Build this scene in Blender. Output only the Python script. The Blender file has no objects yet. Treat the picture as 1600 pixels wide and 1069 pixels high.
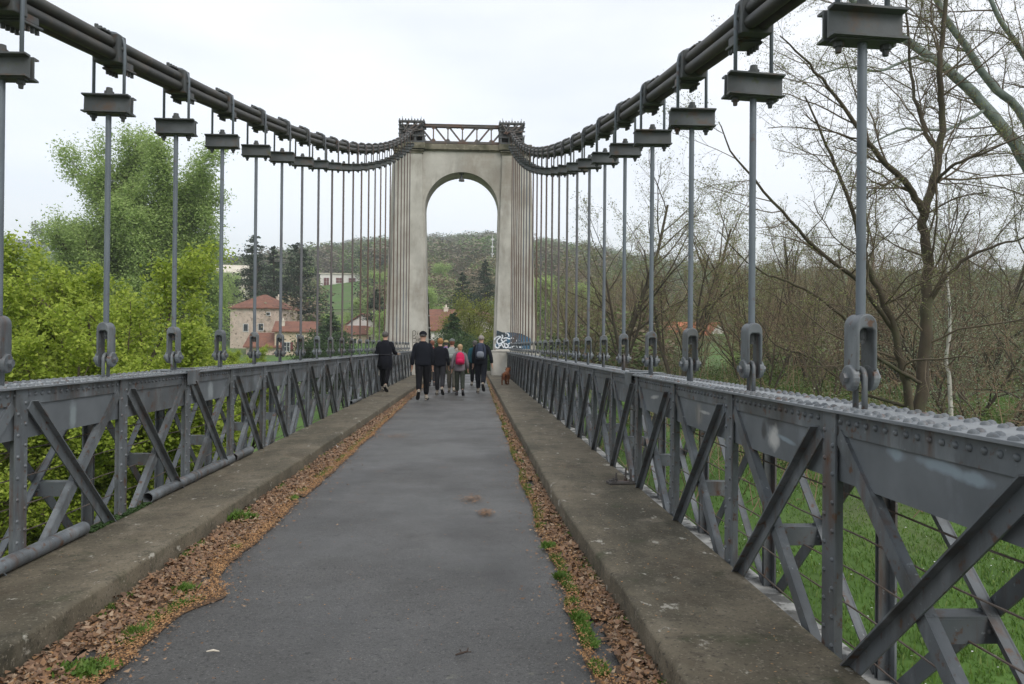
import bpy, math, random
import numpy as np
from mathutils import Vector, Matrix, noise
C = bpy.context.scene
COL = C.collection
PI = math.pi
rad = math.radians
# ------------------------------------------------------------------ camera, world, sun, exposure
EYE = 1.47
FPX = 1225.0
YAW = math.atan(63 / FPX)
ROLL = rad(0.5)
cam_d = bpy.data.cameras.new('camera')
cam = bpy.data.objects.new('camera', cam_d)
COL.objects.link(cam)
C.camera = cam
cam_d.sensor_width = 36.0
cam_d.lens = 36.0 * FPX / 1600.0
cam_d.clip_start = 0.05
cam_d.clip_end = 6000
cam.matrix_world = (Matrix.Translation((0, 0, EYE)) @ Matrix.Rotation(-YAW, 4, 'Z')
                    @ Matrix.Rotation(rad(90.32), 4, 'X') @ Matrix.Rotation(ROLL, 4, 'Z'))
C.render.resolution_x = 1024
C.render.resolution_y = 684

SUN_EL, SUN_AZ = 42.0, 152.0      # azimuth from +Y towards +X
w = bpy.data.worlds.new("World")
C.world = w
w.use_nodes = True
nt = w.node_tree
nt.nodes.clear()
def N(t, kind, **kw):
    n = t.nodes.new(kind)
    for k, v in kw.items():
        setattr(n, k, v)
    return n
wo = N(nt, 'ShaderNodeOutputWorld')
sky = N(nt, 'ShaderNodeTexSky', sky_type='NISHITA', sun_disc=False)
sky.sun_elevation = rad(SUN_EL)
sky.sun_rotation = rad(SUN_AZ)
bg1 = N(nt, 'ShaderNodeBackground'); bg1.inputs[1].default_value = 0.05
nt.links.new(sky.outputs[0], bg1.inputs[0])
tc = N(nt, 'ShaderNodeTexCoord')
mp = N(nt, 'ShaderNodeMapping'); mp.inputs['Scale'].default_value = (1, 1, 3.2)
nt.links.new(tc.outputs['Generated'], mp.inputs[0])
nz = N(nt, 'ShaderNodeTexNoise'); nz.inputs['Scale'].default_value = 1.5; nz.inputs['Detail'].default_value = 5
nz.inputs['Roughness'].default_value = 0.5
nt.links.new(mp.outputs[0], nz.inputs['Vector'])
cr = N(nt, 'ShaderNodeValToRGB')
cr.color_ramp.elements[0].position = 0.36; cr.color_ramp.elements[0].color = (0.675, 0.695, 0.71, 1)
cr.color_ramp.elements[1].position = 0.60; cr.color_ramp.elements[1].color = (0.915, 0.91, 0.90, 1)
nt.links.new(nz.outputs[0], cr.inputs[0])
bg2 = N(nt, 'ShaderNodeBackground'); bg2.inputs[1].default_value = 1.0
nt.links.new(cr.outputs[0], bg2.inputs[0])
ad = N(nt, 'ShaderNodeAddShader')
nt.links.new(bg1.outputs[0], ad.inputs[0]); nt.links.new(bg2.outputs[0], ad.inputs[1])
nt.links.new(ad.outputs[0], wo.inputs[0])

sl = bpy.data.lights.new('sun', 'SUN'); sl.energy = 1.5; sl.angle = rad(28); sl.color = (1, 0.96, 0.9)
sun = bpy.data.objects.new('sun', sl); COL.objects.link(sun)
sd = Vector((math.sin(rad(SUN_AZ)) * math.cos(rad(SUN_EL)), math.cos(rad(SUN_AZ)) * math.cos(rad(SUN_EL)), math.sin(rad(SUN_EL))))
sun.rotation_euler = sd.to_track_quat('Z', 'Y').to_euler()
C.view_settings.view_transform = 'Standard'
C.view_settings.look = 'None'
C.view_settings.exposure = 0.22
C.view_settings.gamma = 1.0
C.render.engine = 'CYCLES'

# ------------------------------------------------------------------ placing helpers
def az_of(px):
    return YAW + math.atan((px - 800) / FPX)
def at(px, Y):
    return Y * math.tan(az_of(px))
def hz(px):
    return 541 + (px - 737) * 0.0087
def zat(px, py, Y):
    X = at(px, Y)
    dep = Y * math.cos(YAW) + X * math.sin(YAW)
    return EYE + (hz(px) - py) * dep / FPX
def lerp(a, b, t):
    return a + (b - a) * t
def sstep(a, b, x):
    t = np.clip((x - a) / (b - a), 0, 1)
    return t * t * (3 - 2 * t)

# ------------------------------------------------------------------ materials
def mat(name, c1, c2, scale=6.0, rough=0.8, bump=0.0, bscale=40.0, layers=(), metallic=0.0,
        detail=6, lo=0.35, hi=0.65, coord='world', island=None, transl=0.0, attr=None, stretch=(1, 1, 1), spec=None, rough2=None, bdist=0.01):
    m = bpy.data.materials.new(name)
    m.use_nodes = True
    t = m.node_tree
    b = t.nodes['Principled BSDF']
    out = t.nodes['Material Output']
    L = t.links.new
    if coord == 'world':
        src = N(t, 'ShaderNodeNewGeometry').outputs['Position']
    else:
        src = N(t, 'ShaderNodeTexCoord').outputs['Object']
    def vec(st):
        mpn = N(t, 'ShaderNodeMapping'); mpn.inputs['Scale'].default_value = st
        L(src, mpn.inputs[0]); return mpn.outputs[0]
    def noi(sc, st=(1, 1, 1), det=6, ro=0.55, off=0.0):
        n = N(t, 'ShaderNodeTexNoise'); n.inputs['Scale'].default_value = sc
        n.inputs['Detail'].default_value = det; n.inputs['Roughness'].default_value = ro
        L(vec(st), n.inputs['Vector']); return n.outputs[0]
    def mapr(x, a, c, lo_=0.0, hi_=1.0):
        r = N(t, 'ShaderNodeMapRange'); r.inputs[1].default_value = a; r.inputs[2].default_value = c
        r.inputs[3].default_value = lo_; r.inputs[4].default_value = hi_
        L(x, r.inputs[0]); return r.outputs[0]
    def mix(f, a, c, mode='MIX'):
        x = N(t, 'ShaderNodeMix', data_type='RGBA', blend_type=mode)
        if isinstance(f, (int, float)): x.inputs[0].default_value = f
        else: L(f, x.inputs[0])
        for i, q in ((6, a), (7, c)):
            if isinstance(q, tuple): x.inputs[i].default_value = (q[0], q[1], q[2], 1)
            else: L(q, x.inputs[i])
        return x.outputs[2]
    n0 = noi(scale, stretch, detail)
    col = mix(mapr(n0, lo, hi), c1, c2)
    if attr:
        a = N(t, 'ShaderNodeAttribute'); a.attribute_name = attr
        col = mix(mapr(n0, 0.3, 0.7, 0.0, 0.25), a.outputs['Color'], (0.05, 0.05, 0.03))
    if island:
        g = N(t, 'ShaderNodeNewGeometry')
        rp = N(t, 'ShaderNodeValToRGB')
        els = rp.color_ramp.elements
        k = len(island)
        els[0].color = (*island[0], 1); els[1].color = (*island[-1], 1)
        for i in range(1, k - 1):
            e = els.new(i / (k - 1)); e.color = (*island[i], 1)
        L(g.outputs['Random Per Island'], rp.inputs[0])
        col = mix(mapr(n0, 0.35, 0.65, 0.0, 0.35), rp.outputs[0], c2)
    rl = None
    for ly in layers:
        lc, ls, l0, l1 = ly[:4]
        st = ly[4] if len(ly) > 4 and ly[4] else (1, 1, 1)
        amt = ly[5] if len(ly) > 5 else 1.0
        f = mapr(noi(ls, st, 8, 0.6), l0, l1, 0, amt)
        if len(ly) > 6:    # limit to a range along world y or z: (axis, a, b)
            sp = N(t, 'ShaderNodeSeparateXYZ'); L(src, sp.inputs[0])
            f2 = mapr(sp.outputs[ly[6][0]], ly[6][1], ly[6][2])
            mm = N(t, 'ShaderNodeMath', operation='MULTIPLY'); L(f, mm.inputs[0]); L(f2, mm.inputs[1]); f = mm.outputs[0]
        col = mix(f, col, lc)
    if isinstance(col, tuple): b.inputs['Base Color'].default_value = (*col, 1)
    else: L(col, b.inputs['Base Color'])
    if rough2 is not None:
        L(mapr(noi(scale * 0.7), 0.38, 0.62, rough, rough2), b.inputs['Roughness'])
    else:
        b.inputs['Roughness'].default_value = rough
    b.inputs['Metallic'].default_value = metallic
    if spec is not None: b.inputs['Specular IOR Level'].default_value = spec
    if bump:
        bp = N(t, 'ShaderNodeBump'); bp.inputs['Strength'].default_value = bump; bp.inputs['Distance'].default_value = bdist
        L(noi(bscale, (1, 1, 1), 5, 0.6), bp.inputs['Height']); L(bp.outputs[0], b.inputs['Normal'])
    if transl:
        tr = N(t, 'ShaderNodeBsdfTranslucent')
        if isinstance(col, tuple): tr.inputs[0].default_value = (*col, 1)
        else: L(col, tr.inputs[0])
        ms = N(t, 'ShaderNodeMixShader'); ms.inputs[0].default_value = transl
        L(b.outputs[0], ms.inputs[1]); L(tr.outputs[0], ms.inputs[2]); L(ms.outputs[0], out.inputs[0])
    return m

def flat(name, c, rough=0.8, **k):
    return mat(name, tuple(c), tuple(x * 0.72 for x in c), rough=rough, **k)

RUST = (0.10, 0.045, 0.02)
M = {}
M['paint'] = mat('grey_paint', (0.148, 0.164, 0.176), (0.098, 0.110, 0.120), 3.0, 0.48, 0.25, 60, bdist=0.002,
                 layers=[((0.27, 0.29, 0.30), 5.0, 0.53, 0.70, (1, 1, .5), 0.55), ((0.045, 0.042, 0.036), 6.0, 0.52, 0.68, (1, 1, .22), 0.65), ((0.055, 0.052, 0.045), 1.4, 0.50, 0.64, None, 0.45), (RUST, 8.0, 0.57, 0.68, (1, 1, .16), 0.6), (RUST, 18.0, 0.59, 0.67, None, 0.85), ((0.30, 0.32, 0.33), 30.0, 0.66, 0.70, None, 0.6)])
M['paint_rust'] = mat('weathered_rod_paint', (0.15, 0.175, 0.20), (0.11, 0.13, 0.15), 3.0, 0.5, 0.2, 60, bdist=0.002,
                      layers=[((0.11, 0.055, 0.03), 0.9, 0.30, 0.5, (1, 1, .3), 0.85, (1, 9, 20)), (RUST, 12.0, 0.62, 0.72, None, 0.6)])
M['paint_top'] = mat('worn_top_plate_paint_sky_sheen', (0.25, 0.265, 0.28), (0.17, 0.185, 0.20), 4.0, 0.34, 0.3, 40, bdist=0.002,  # base colour lightened to stand in for sky reflected off the plate
                 layers=[((0.10, 0.11, 0.10), 7.0, 0.56, 0.68, (1, .5, 1), 0.6), (RUST, 14.0, 0.66, 0.74, None, 0.6)])
M['dark_iron'] = mat('dark_weathered_iron', (0.055, 0.06, 0.062), (0.085, 0.09, 0.09), 8.0, 0.6, 0.3, 50, bdist=0.003,
                     layers=[(RUST, 10.0, 0.55, 0.68, None, 0.8), ((0.06, 0.07, 0.03), 13.0, 0.62, 0.72, None, 0.7)])
M['yoke'] = mat('rusty_beam_iron', (0.10, 0.11, 0.115), (0.07, 0.075, 0.075), 6.0, 0.62, 0.3, 50, bdist=0.003,
                layers=[((0.13, 0.07, 0.035), 7.0, 0.54, 0.68, None, 0.6), ((0.07, 0.085, 0.03), 16.0, 0.60, 0.7, None, 0.7)])
M['cable'] = mat('cable_strand', (0.026, 0.027, 0.026), (0.052, 0.046, 0.034), 3.0, 0.55, 0.3, 70, bdist=0.003,
                 layers=[((0.10, 0.065, 0.035), 4.0, 0.56, 0.72, None, 0.6), ((0.15, 0.13, 0.09), 7.0, 0.60, 0.72, None, 0.6)])
M['willow_twig'] = mat('willow_twig_bark', (0.16, 0.17, 0.09), (0.11, 0.11, 0.06), 2.0, 0.9)
M['truss_rust'] = mat('rusty_truss', (0.11, 0.095, 0.082), (0.075, 0.068, 0.064), 3.0, 0.7, layers=[((0.14, 0.07, 0.042), 2.5, 0.48, 0.62, None, 0.8)])
M['whitewash'] = mat('peeling_white_paint', (0.42, 0.42, 0.40), (0.22, 0.22, 0.21), 9.0, 0.8, 0.5, 40,
                     layers=[((0.09, 0.09, 0.085), 7.0, 0.50, 0.56, None, 0.9), ((0.05, 0.05, 0.04), 20.0, 0.6, 0.7)])
M['wire'] = mat('rusty_wire', (0.16, 0.13, 0.11), (0.10, 0.07, 0.05), 12.0, 0.6)
M['asphalt'] = mat('asphalt', (0.064, 0.063, 0.060), (0.088, 0.086, 0.082), 1.1, 0.36, 1.0, 110, bdist=0.006, rough2=0.66, spec=0.5,
                   layers=[((0.22, 0.215, 0.20), 80.0, 0.57, 0.66, None, 0.7), ((0.016, 0.016, 0.016), 70.0, 0.55, 0.64, None, 0.8), ((0.018, 0.018, 0.017), 30.0, 0.56, 0.66, None, 0.75), ((0.19, 0.185, 0.17), 26.0, 0.60, 0.70, None, 0.5), ((0.012, 0.012, 0.011), 11.0, 0.655, 0.68, None, 0.8), ((0.17, 0.17, 0.13), 9.0, 0.63, 0.72, None, 0.55),
                           ((0.048, 0.048, 0.047), 0.8, 0.50, 0.66, (1, .35, 1), 0.75), ((0.15, 0.15, 0.145), 1.9, 0.58, 0.74, (1, .6, 1), 0.45), ((0.055, 0.054, 0.05), 5.0, 0.52, 0.66, None, 0.5),
                           ((0.14, 0.07, 0.04), 2.2, 0.66, 0.74, (1, 1.5, 1), 0.6)])
M['kerb'] = mat('mossy_concrete', (0.155, 0.130, 0.088), (0.092, 0.077, 0.050), 2.3, 0.88, 0.7, 90, bdist=0.006,
                layers=[((0.042, 0.038, 0.022), 1.1, 0.48, 0.64, (1, .5, 1), 0.8), ((0.22, 0.19, 0.14), 3.1, 0.56, 0.70, (1, .6, 1), 0.65), ((0.035, 0.03, 0.02), 9.0, 0.52, 0.66, None, 0.5), ((0.045, 0.055, 0.02), 4.5, 0.58, 0.70, None, 0.6),
                        ((0.42, 0.40, 0.34), 10.0, 0.635, 0.68, (1, .6, 1), 0.8), ((0.055, 0.04, 0.022), 2.4, 0.55, 0.68, (1, .7, 1), 0.6), ((0.30, 0.26, 0.20), 55.0, 0.58, 0.68, None, 0.6), ((0.02, 0.018, 0.012), 48.0, 0.56, 0.66, None, 0.7)])
M['tower'] = mat('tower_concrete', (0.53, 0.51, 0.455), (0.42, 0.40, 0.355), 1.2, 0.9, 0.5, 30,
                 layers=[((0.24, 0.21, 0.175), 1.3, 0.50, 0.70, (1.3, 1.3, .5), 0.65), ((0.17, 0.155, 0.13), 0.8, 0.53, 0.70, (1.5, 1.5, .5), 0.45), ((0.26, 0.22, 0.17), .55, 0.48, 0.62, None, 0.5),
                         ((0.44, 0.41, 0.36), 1.6, 0.55, 0.7, (.3, .3, 3.0), 0.4), ((0.16, 0.14, 0.11), 14.0, 0.60, 0.72, None, 0.35)])
M['cap'] = mat('mossy_cap_stone', (0.24, 0.215, 0.16), (0.12, 0.11, 0.075), 2.5, 0.92, 0.5, 30,
               layers=[((0.07, 0.07, 0.04), 1.8, 0.48, 0.62, (1, 1, 1), 0.8), ((0.35, 0.32, 0.25), 6.0, 0.6, 0.7)])
M['soil'] = mat('leaf_mould', (0.15, 0.09, 0.05), (0.09, 0.055, 0.032), 30.0, 0.95, 0.8, 60,
                layers=[((0.20, 0.11, 0.05), 14.0, 0.5, 0.62), ((0.04, 0.03, 0.025), 22.0, 0.56, 0.66), ((0.06, 0.09, 0.02), 3.0, 0.60, 0.7, None, 0.6)])
M['seeds'] = mat('fallen_bud_scales', (0.30, 0.16, 0.065), (0.22, 0.10, 0.04), 30.0, 0.9, island=[(0.42, 0.23, 0.10), (0.32, 0.16, 0.06), (0.52, 0.32, 0.15), (0.24, 0.12, 0.05)])
M['dead_leaf'] = mat('dead_leaf', (0.16, 0.09, 0.055), (0.11, 0.06, 0.04), 20.0, 0.75,
                     island=[(0.17, 0.095, 0.055), (0.30, 0.18, 0.105), (0.21, 0.11, 0.055), (0.44, 0.32, 0.21), (0.11, 0.065, 0.04), (0.33, 0.18, 0.08)])
M['grass'] = mat('grass_blade', (0.075, 0.15, 0.02), (0.05, 0.11, 0.015), 0.6, 0.7, island=[(0.06, 0.14, 0.016), (0.15, 0.26, 0.035), (0.10, 0.20, 0.022), (0.22, 0.28, 0.07)], transl=0.3)
M['meadow'] = mat('meadow', (0.085, 0.17, 0.026), (0.06, 0.12, 0.02), 0.35, 0.95, 0.6, 12,
                  layers=[((0.10, 0.095, 0.045), 0.022, 0.52, 0.62, None, 0.8), ((0.10, 0.085, 0.05), 0.12, 0.5, 0.65, None, 0.6), ((0.085, 0.14, 0.03), 1.2, 0.55, 0.7, None, 0.5)])
M['bark'] = mat('brown_bark', (0.085, 0.066, 0.042), (0.055, 0.042, 0.028), 8.0, 0.95, 0.6, 30, stretch=(1, 1, .3), layers=[((0.08, 0.085, 0.04), 2.0, 0.5, 0.65, None, 0.6)])
M['twig'] = mat('twig_bark', (0.155, 0.12, 0.08), (0.11, 0.083, 0.056), 2.0, 0.9)
M['twig_red'] = mat('russet_twig_bark', (0.30, 0.21, 0.13), (0.22, 0.15, 0.09), 2.0, 0.9)
M['pale_bark'] = mat('pale_poplar_bark', (0.22, 0.26, 0.23), (0.13, 0.16, 0.14), 6.0, 0.9, 0.4, 30, layers=[((0.05, 0.05, 0.04), 5.0, 0.6, 0.68)])
M['birch'] = mat('birch_bark', (0.55, 0.53, 0.48), (0.40, 0.38, 0.33), 4.0, 0.8, layers=[((0.05, 0.045, 0.04), 5.0, 0.58, 0.63, (1, 1, 2.5))])
def leafmat(nm, cols, tr=0.35, sp=0.3):
    return mat(nm, cols[0], cols[1], 0.5, 0.6, island=cols, transl=tr, spec=sp)
M['maple'] = leafmat('maple_leaf', [(0.28, 0.38, 0.045), (0.42, 0.52, 0.075), (0.19, 0.28, 0.03), (0.53, 0.60, 0.11), (0.34, 0.45, 0.05)], 0.45)
M['willow'] = leafmat('willow_leaf', [(0.32, 0.44, 0.13), (0.42, 0.54, 0.19), (0.33, 0.46, 0.14), (0.47, 0.57, 0.22)], 0.45)
M['pale_leaf'] = leafmat('pale_spring_leaf', [(0.28, 0.32, 0.20), (0.20, 0.26, 0.13), (0.38, 0.40, 0.30), (0.16, 0.21, 0.09)], 0.3)
M['bud'] = leafmat('spring_bud', [(0.17, 0.18, 0.07), (0.27, 0.30, 0.11), (0.13, 0.12, 0.06)], 0.3)
M['conifer'] = leafmat('conifer_needle', [(0.022, 0.042, 0.018), (0.035, 0.06, 0.025), (0.05, 0.075, 0.032), (0.03, 0.05, 0.025)], 0.1)
M['laurel'] = leafmat('dark_shrub_leaf', [(0.028, 0.06, 0.016), (0.045, 0.085, 0.022), (0.06, 0.11, 0.03), (0.035, 0.07, 0.018)], 0.2)
M['yellowgreen'] = leafmat('yellow_green_leaf', [(0.20, 0.23, 0.035), (0.27, 0.29, 0.05), (0.15, 0.18, 0.03)], 0.4)
M['bramble'] = leafmat('bramble_leaf', [(0.06, 0.11, 0.022), (0.10, 0.17, 0.03), (0.16, 0.14, 0.05), (0.08, 0.14, 0.026)], 0.25)
M['woods'] = mat('far_wood', (0.1, 0.1, 0.06), (0.08, 0.08, 0.05), 0.05, 0.95, attr='Col', transl=0.25)
M['stone'] = mat('rubble_stone_wall', (0.58, 0.47, 0.39), (0.44, 0.35, 0.28), 2.0, 0.9, layers=[((0.16, 0.12, 0.09), 2.6, 0.56, 0.62), ((0.55, 0.48, 0.40), 1.3, 0.55, 0.7)])
M['stone_warm'] = mat('warm_rubble_wall', (0.62, 0.50, 0.37), (0.50, 0.40, 0.29), 2.0, 0.9, layers=[((0.24, 0.17, 0.11), 3.0, 0.58, 0.66)])
M['render'] = mat('cream_render', (0.68, 0.62, 0.52), (0.58, 0.52, 0.42), 0.6, 0.9)
M['render_white'] = mat('white_render', (0.78, 0.74, 0.70), (0.66, 0.62, 0.58), 0.6, 0.9)
M['tiles'] = mat('red_brown_tiles', (0.21, 0.085, 0.05), (0.14, 0.06, 0.04), 1.2, 0.85, 0.8, 8, layers=[((0.26, 0.13, 0.08), 5.0, 0.5, 0.65, (1, 1, 3), 0.7)])
M['tiles_orange'] = mat('orange_tiles', (0.52, 0.17, 0.075), (0.40, 0.12, 0.055), 1.2, 0.85, 0.8, 8)
M['shutter'] = flat('brown_shutter', (0.16, 0.045, 0.04))
M['wood_dark'] = flat('dark_wood', (0.06, 0.04, 0.03))
M['pane'] = mat('window_glass', (0.03, 0.035, 0.04), (0.05, 0.055, 0.06), 1.0, 0.15)
M['white'] = flat('white_paint', (0.7, 0.7, 0.68), 0.6)

# ------------------------------------------------------------------ mesh helpers
def mesh_arrays(name, V, F, quads=True):
    me = bpy.data.meshes.new(name)
    V = np.asarray(V, dtype=np.float32); F = np.asarray(F, dtype=np.int32)
    k = F.shape[1]
    me.vertices.add(len(V)); me.vertices.foreach_set('co', V.ravel())
    me.loops.add(F.size); me.loops.foreach_set('vertex_index', F.ravel())
    me.polygons.add(len(F))
    me.polygons.foreach_set('loop_start', np.arange(0, F.size, k, dtype=np.int32))
    me.update(calc_edges=True)
    return me
def link(name, me, m=None, parent=None, smooth=False):
    o = bpy.data.objects.new(name, me)
    if m is not None and me is not None and not me.materials:
        me.materials.append(M[m] if isinstance(m, str) else m)
    COL.objects.link(o)
    if parent is not None: o.parent = parent
    if smooth: me.polygons.foreach_set('use_smooth', [True] * len(me.polygons))
    return o
def tag(o, label=None, cat=None, group=None, kind=None):
    if label: o['label'] = label
    if cat: o['category'] = cat
    if group: o['group'] = group
    if kind: o['kind'] = kind
    return o
def thing(name, label, cat, loc=(0, 0, 0), rz=0.0, group=None):
    o = bpy.data.objects.new(name, None); o.empty_display_size = 0.2
    COL.objects.link(o); o.location = loc; o.rotation_euler = (0, 0, rz)
    return tag(o, label, cat, group)
def copy_tree(src, label, parent=None):
    o = src.copy(); COL.objects.link(o); o.parent = parent
    if label: o['label'] = label
    for ch in [c for c in bpy.data.objects if c.parent == src]:
        copy_tree(ch, None, o)
    return o

class MB:
    def __init__(s): s.v = []; s.f = []
    def add(s, vs, fs):
        b = len(s.v); s.v += [tuple(v) for v in vs]; s.f += [tuple(b + i for i in f) for f in fs]; return s
    def box(s, c, d, R=None):
        hx, hy, hz_ = d[0] / 2, d[1] / 2, d[2] / 2
        vs = [Vector((x, y, z)) for z in (-hz_, hz_) for y in (-hy, hy) for x in (-hx, hx)]
        if R is not None: vs = [R @ v for v in vs]
        vs = [v + Vector(c) for v in vs]
        return s.add(vs, [(0, 2, 3, 1), (4, 5, 7, 6), (0, 1, 5, 4), (2, 6, 7, 3), (0, 4, 6, 2), (1, 3, 7, 5)])
    def bar(s, a, b, w_, t, side=(1, 0, 0)):
        """box from a to b; t = thickness along 'side', w_ = width across"""
        a = Vector(a); b = Vector(b); d = (b - a); L_ = d.length; d.normalize()
        sx = Vector(side); sx = (sx - d * sx.dot(d)).normalized(); sw = d.cross(sx)
        R = Matrix((sx, sw, d)).transposed()
        return s.box((a + b) / 2, (t, w_, L_), R)
    def cyl(s, a, b, r0, r1=None, n=10, caps=True):
        r1 = r0 if r1 is None else r1
        a = Vector(a); b = Vector(b); d = (b - a).normalized()
        u = d.cross(Vector((0, 0, 1)) if abs(d.z) < 0.9 else Vector((1, 0, 0))).normalized(); w_ = d.cross(u)
        vs = []
        for p, r in ((a, r0), (b, r1)):
            for i in range(n):
                an = 2 * PI * i / n; vs.append(p + (u * math.cos(an) + w_ * math.sin(an)) * r)
        fs = [(i, (i + 1) % n, n + (i + 1) % n, n + i) for i in range(n)]
        if caps: fs += [tuple(range(n - 1, -1, -1)), tuple(range(n, 2 * n))]
        return s.add(vs, fs)
    def tube(s, pts, r, n=8, caps=True):
        P = [Vector(p) for p in pts]; m = len(P)
        rr = r if hasattr(r, '__len__') else [r] * m
        vs = []; u = None
        for i, p in enumerate(P):
            d = (P[min(i + 1, m - 1)] - P[max(i - 1, 0)]).normalized()
            if u is None: u = d.cross(Vector((0, 0, 1)) if abs(d.z) < 0.9 else Vector((1, 0, 0))).normalized()
            else: u = (u - d * u.dot(d)).normalized()
            w_ = d.cross(u)
            for k in range(n):
                an = 2 * PI * k / n; vs.append(p + (u * math.cos(an) + w_ * math.sin(an)) * rr[i])
        fs = [(i * n + k, i * n + (k + 1) % n, (i + 1) * n + (k + 1) % n, (i + 1) * n + k) for i in range(m - 1) for k in range(n)]
        if caps: fs += [tuple(range(n - 1, -1, -1)), tuple((m - 1) * n + k for k in range(n))]
        return s.add(vs, fs)
    def prism(s, poly, y0, y1, axis='y'):
        """polygon in (a,b) extruded along axis"""
        n = len(poly)
        if axis == 'y': f = lambda a, b, t: (a, t, b)
        elif axis == 'x': f = lambda a, b, t: (t, a, b)
        else: f = lambda a, b, t: (a, b, t)
        vs = [f(a, b, y0) for a, b in poly] + [f(a, b, y1) for a, b in poly]
        fs = [tuple(range(n)), tuple(range(2 * n - 1, n - 1, -1))] + [(i, n + i, n + (i + 1) % n, (i + 1) % n) for i in range(n)]
        return s.add(vs, fs)
    def loft(s, rings, n=16, caps=True):
        """rings: (cx,cy,cz,rx,ry[,pow])"""
        vs = []
        for rg in rings:
            cx, cy, cz, rx, ry = rg[:5]
            for k in range(n):
                an = 2 * PI * k / n; vs.append((cx + rx * math.cos(an), cy + ry * math.sin(an), cz))
        m = len(rings)
        fs = [(i * n + k, i * n + (k + 1) % n, (i + 1) * n + (k + 1) % n, (i + 1) * n + k) for i in range(m - 1) for k in range(n)]
        if caps: fs += [tuple(range(n - 1, -1, -1)), tuple((m - 1) * n + k for k in range(n))]
        return s.add(vs, fs)
    def ball(s, c, rx, ry=None, rz=None, n=12, m=8, zmin=-1.0):
        ry = rx if ry is None else ry; rz = rx if rz is None else rz
        rings = []
        for i in range(m + 1):
            a = lerp(math.asin(zmin), PI / 2, i / m)
            k = max(math.cos(a), 0.02)
            rings.append((c[0], c[1], c[2] + rz * math.sin(a), rx * k, ry * k))
        return s.loft(rings, n)
    def mesh(s, name):
        me = bpy.data.meshes.new(name); me.from_pydata(s.v, [], s.f); me.validate(); me.update()
        return me
    def build(s, name, m, parent=None, smooth=False, bevel=0.0, sub=0, fixn=False):
        me = s.mesh(name)
        if fixn:
            import bmesh
            bm = bmesh.new(); bm.from_mesh(me); bmesh.ops.recalc_face_normals(bm, faces=bm.faces); bm.to_mesh(me); bm.free()
        o = link(name, me, m, parent, smooth)
        if bevel:
            b = o.modifiers.new('bevel', 'BEVEL'); b.width = bevel; b.segments = 2; b.limit_method = 'ANGLE'
        if sub:
            b = o.modifiers.new('sub', 'SUBSURF'); b.levels = sub; b.render_levels = sub
        return o
def smooth_by_angle(o, ang=40):
    me = o.data
    me.polygons.foreach_set('use_smooth', [True] * len(me.polygons))
    try: me.set_sharp_from_angle(angle=rad(ang))
    except Exception: pass

# ------------------------------------------------------------------ leaf quads and branch tubes (numpy)
def leaf_quads(P, size, rng, asp=0.6, flat_=0.0, jitter=0.3, up=None, fold=False):
    """rhombus leaves at P, random orientation; flat_ pulls normals towards +z"""
    n = len(P)
    nrm = rng.normal(size=(n, 3)); nrm /= np.linalg.norm(nrm, axis=1)[:, None]
    nrm[:, 2] = np.abs(nrm[:, 2]) + flat_; nrm /= np.linalg.norm(nrm, axis=1)[:, None]
    t = rng.normal(size=(n, 3)); t -= nrm * np.sum(t * nrm, axis=1)[:, None]; t /= np.linalg.norm(t, axis=1)[:, None]
    b = np.cross(nrm, t)
    s = size * (1 + jitter * rng.uniform(-1, 1, n)); s = s[:, None]
    a = asp * s
    curl = nrm * s * (0.25 if fold else 0.0)
    V = np.stack([P - t * s * .5 + curl, P - b * a * .5, P + t * s * .5 + curl, P + b * a * .5], axis=1).reshape(-1, 3)
    F = np.arange(4 * n).reshape(-1, 4)
    return V, F
def tubes(lines, n=4):
    """lines: list of (pts (m,3), radii (m,)) -> V,F batched by length"""
    by = {}
    for p, r in lines: by.setdefault(len(p), []).append((p, r))
    VV = []; FF = []; base = 0
    for m, ls in by.items():
        P = np.array([l[0] for l in ls], dtype=float); R = np.array([l[1] for l in ls], dtype=float)
        B = len(ls)
        D = np.gradient(P, axis=1); D /= np.linalg.norm(D, axis=2)[..., None] + 1e-9
        ref = np.where(np.abs(D[:, :1, 2:3]) > 0.9, np.array([1., 0, 0]), np.array([0, 0, 1.]))
        U = np.cross(D, np.broadcast_to(ref, D.shape)); U /= np.linalg.norm(U, axis=2)[..., None] + 1e-9
        W = np.cross(D, U)
        an = 2 * PI * np.arange(n) / n
        V = P[:, :, None, :] + R[:, :, None, None] * (U[:, :, None, :] * np.cos(an)[None, None, :, None] + W[:, :, None, :] * np.sin(an)[None, None, :, None])
        idx = np.arange(B * m * n).reshape(B, m, n) + base
        a = idx[:, :-1, :]; b = idx[:, 1:, :]
        F = np.stack([a, np.roll(a, -1, 2), np.roll(b, -1, 2), b], axis=-1).reshape(-1, 4)
        VV.append(V.reshape(-1, 3)); FF.append(F); base += B * m * n
    return np.concatenate(VV), np.concatenate(FF)

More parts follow.
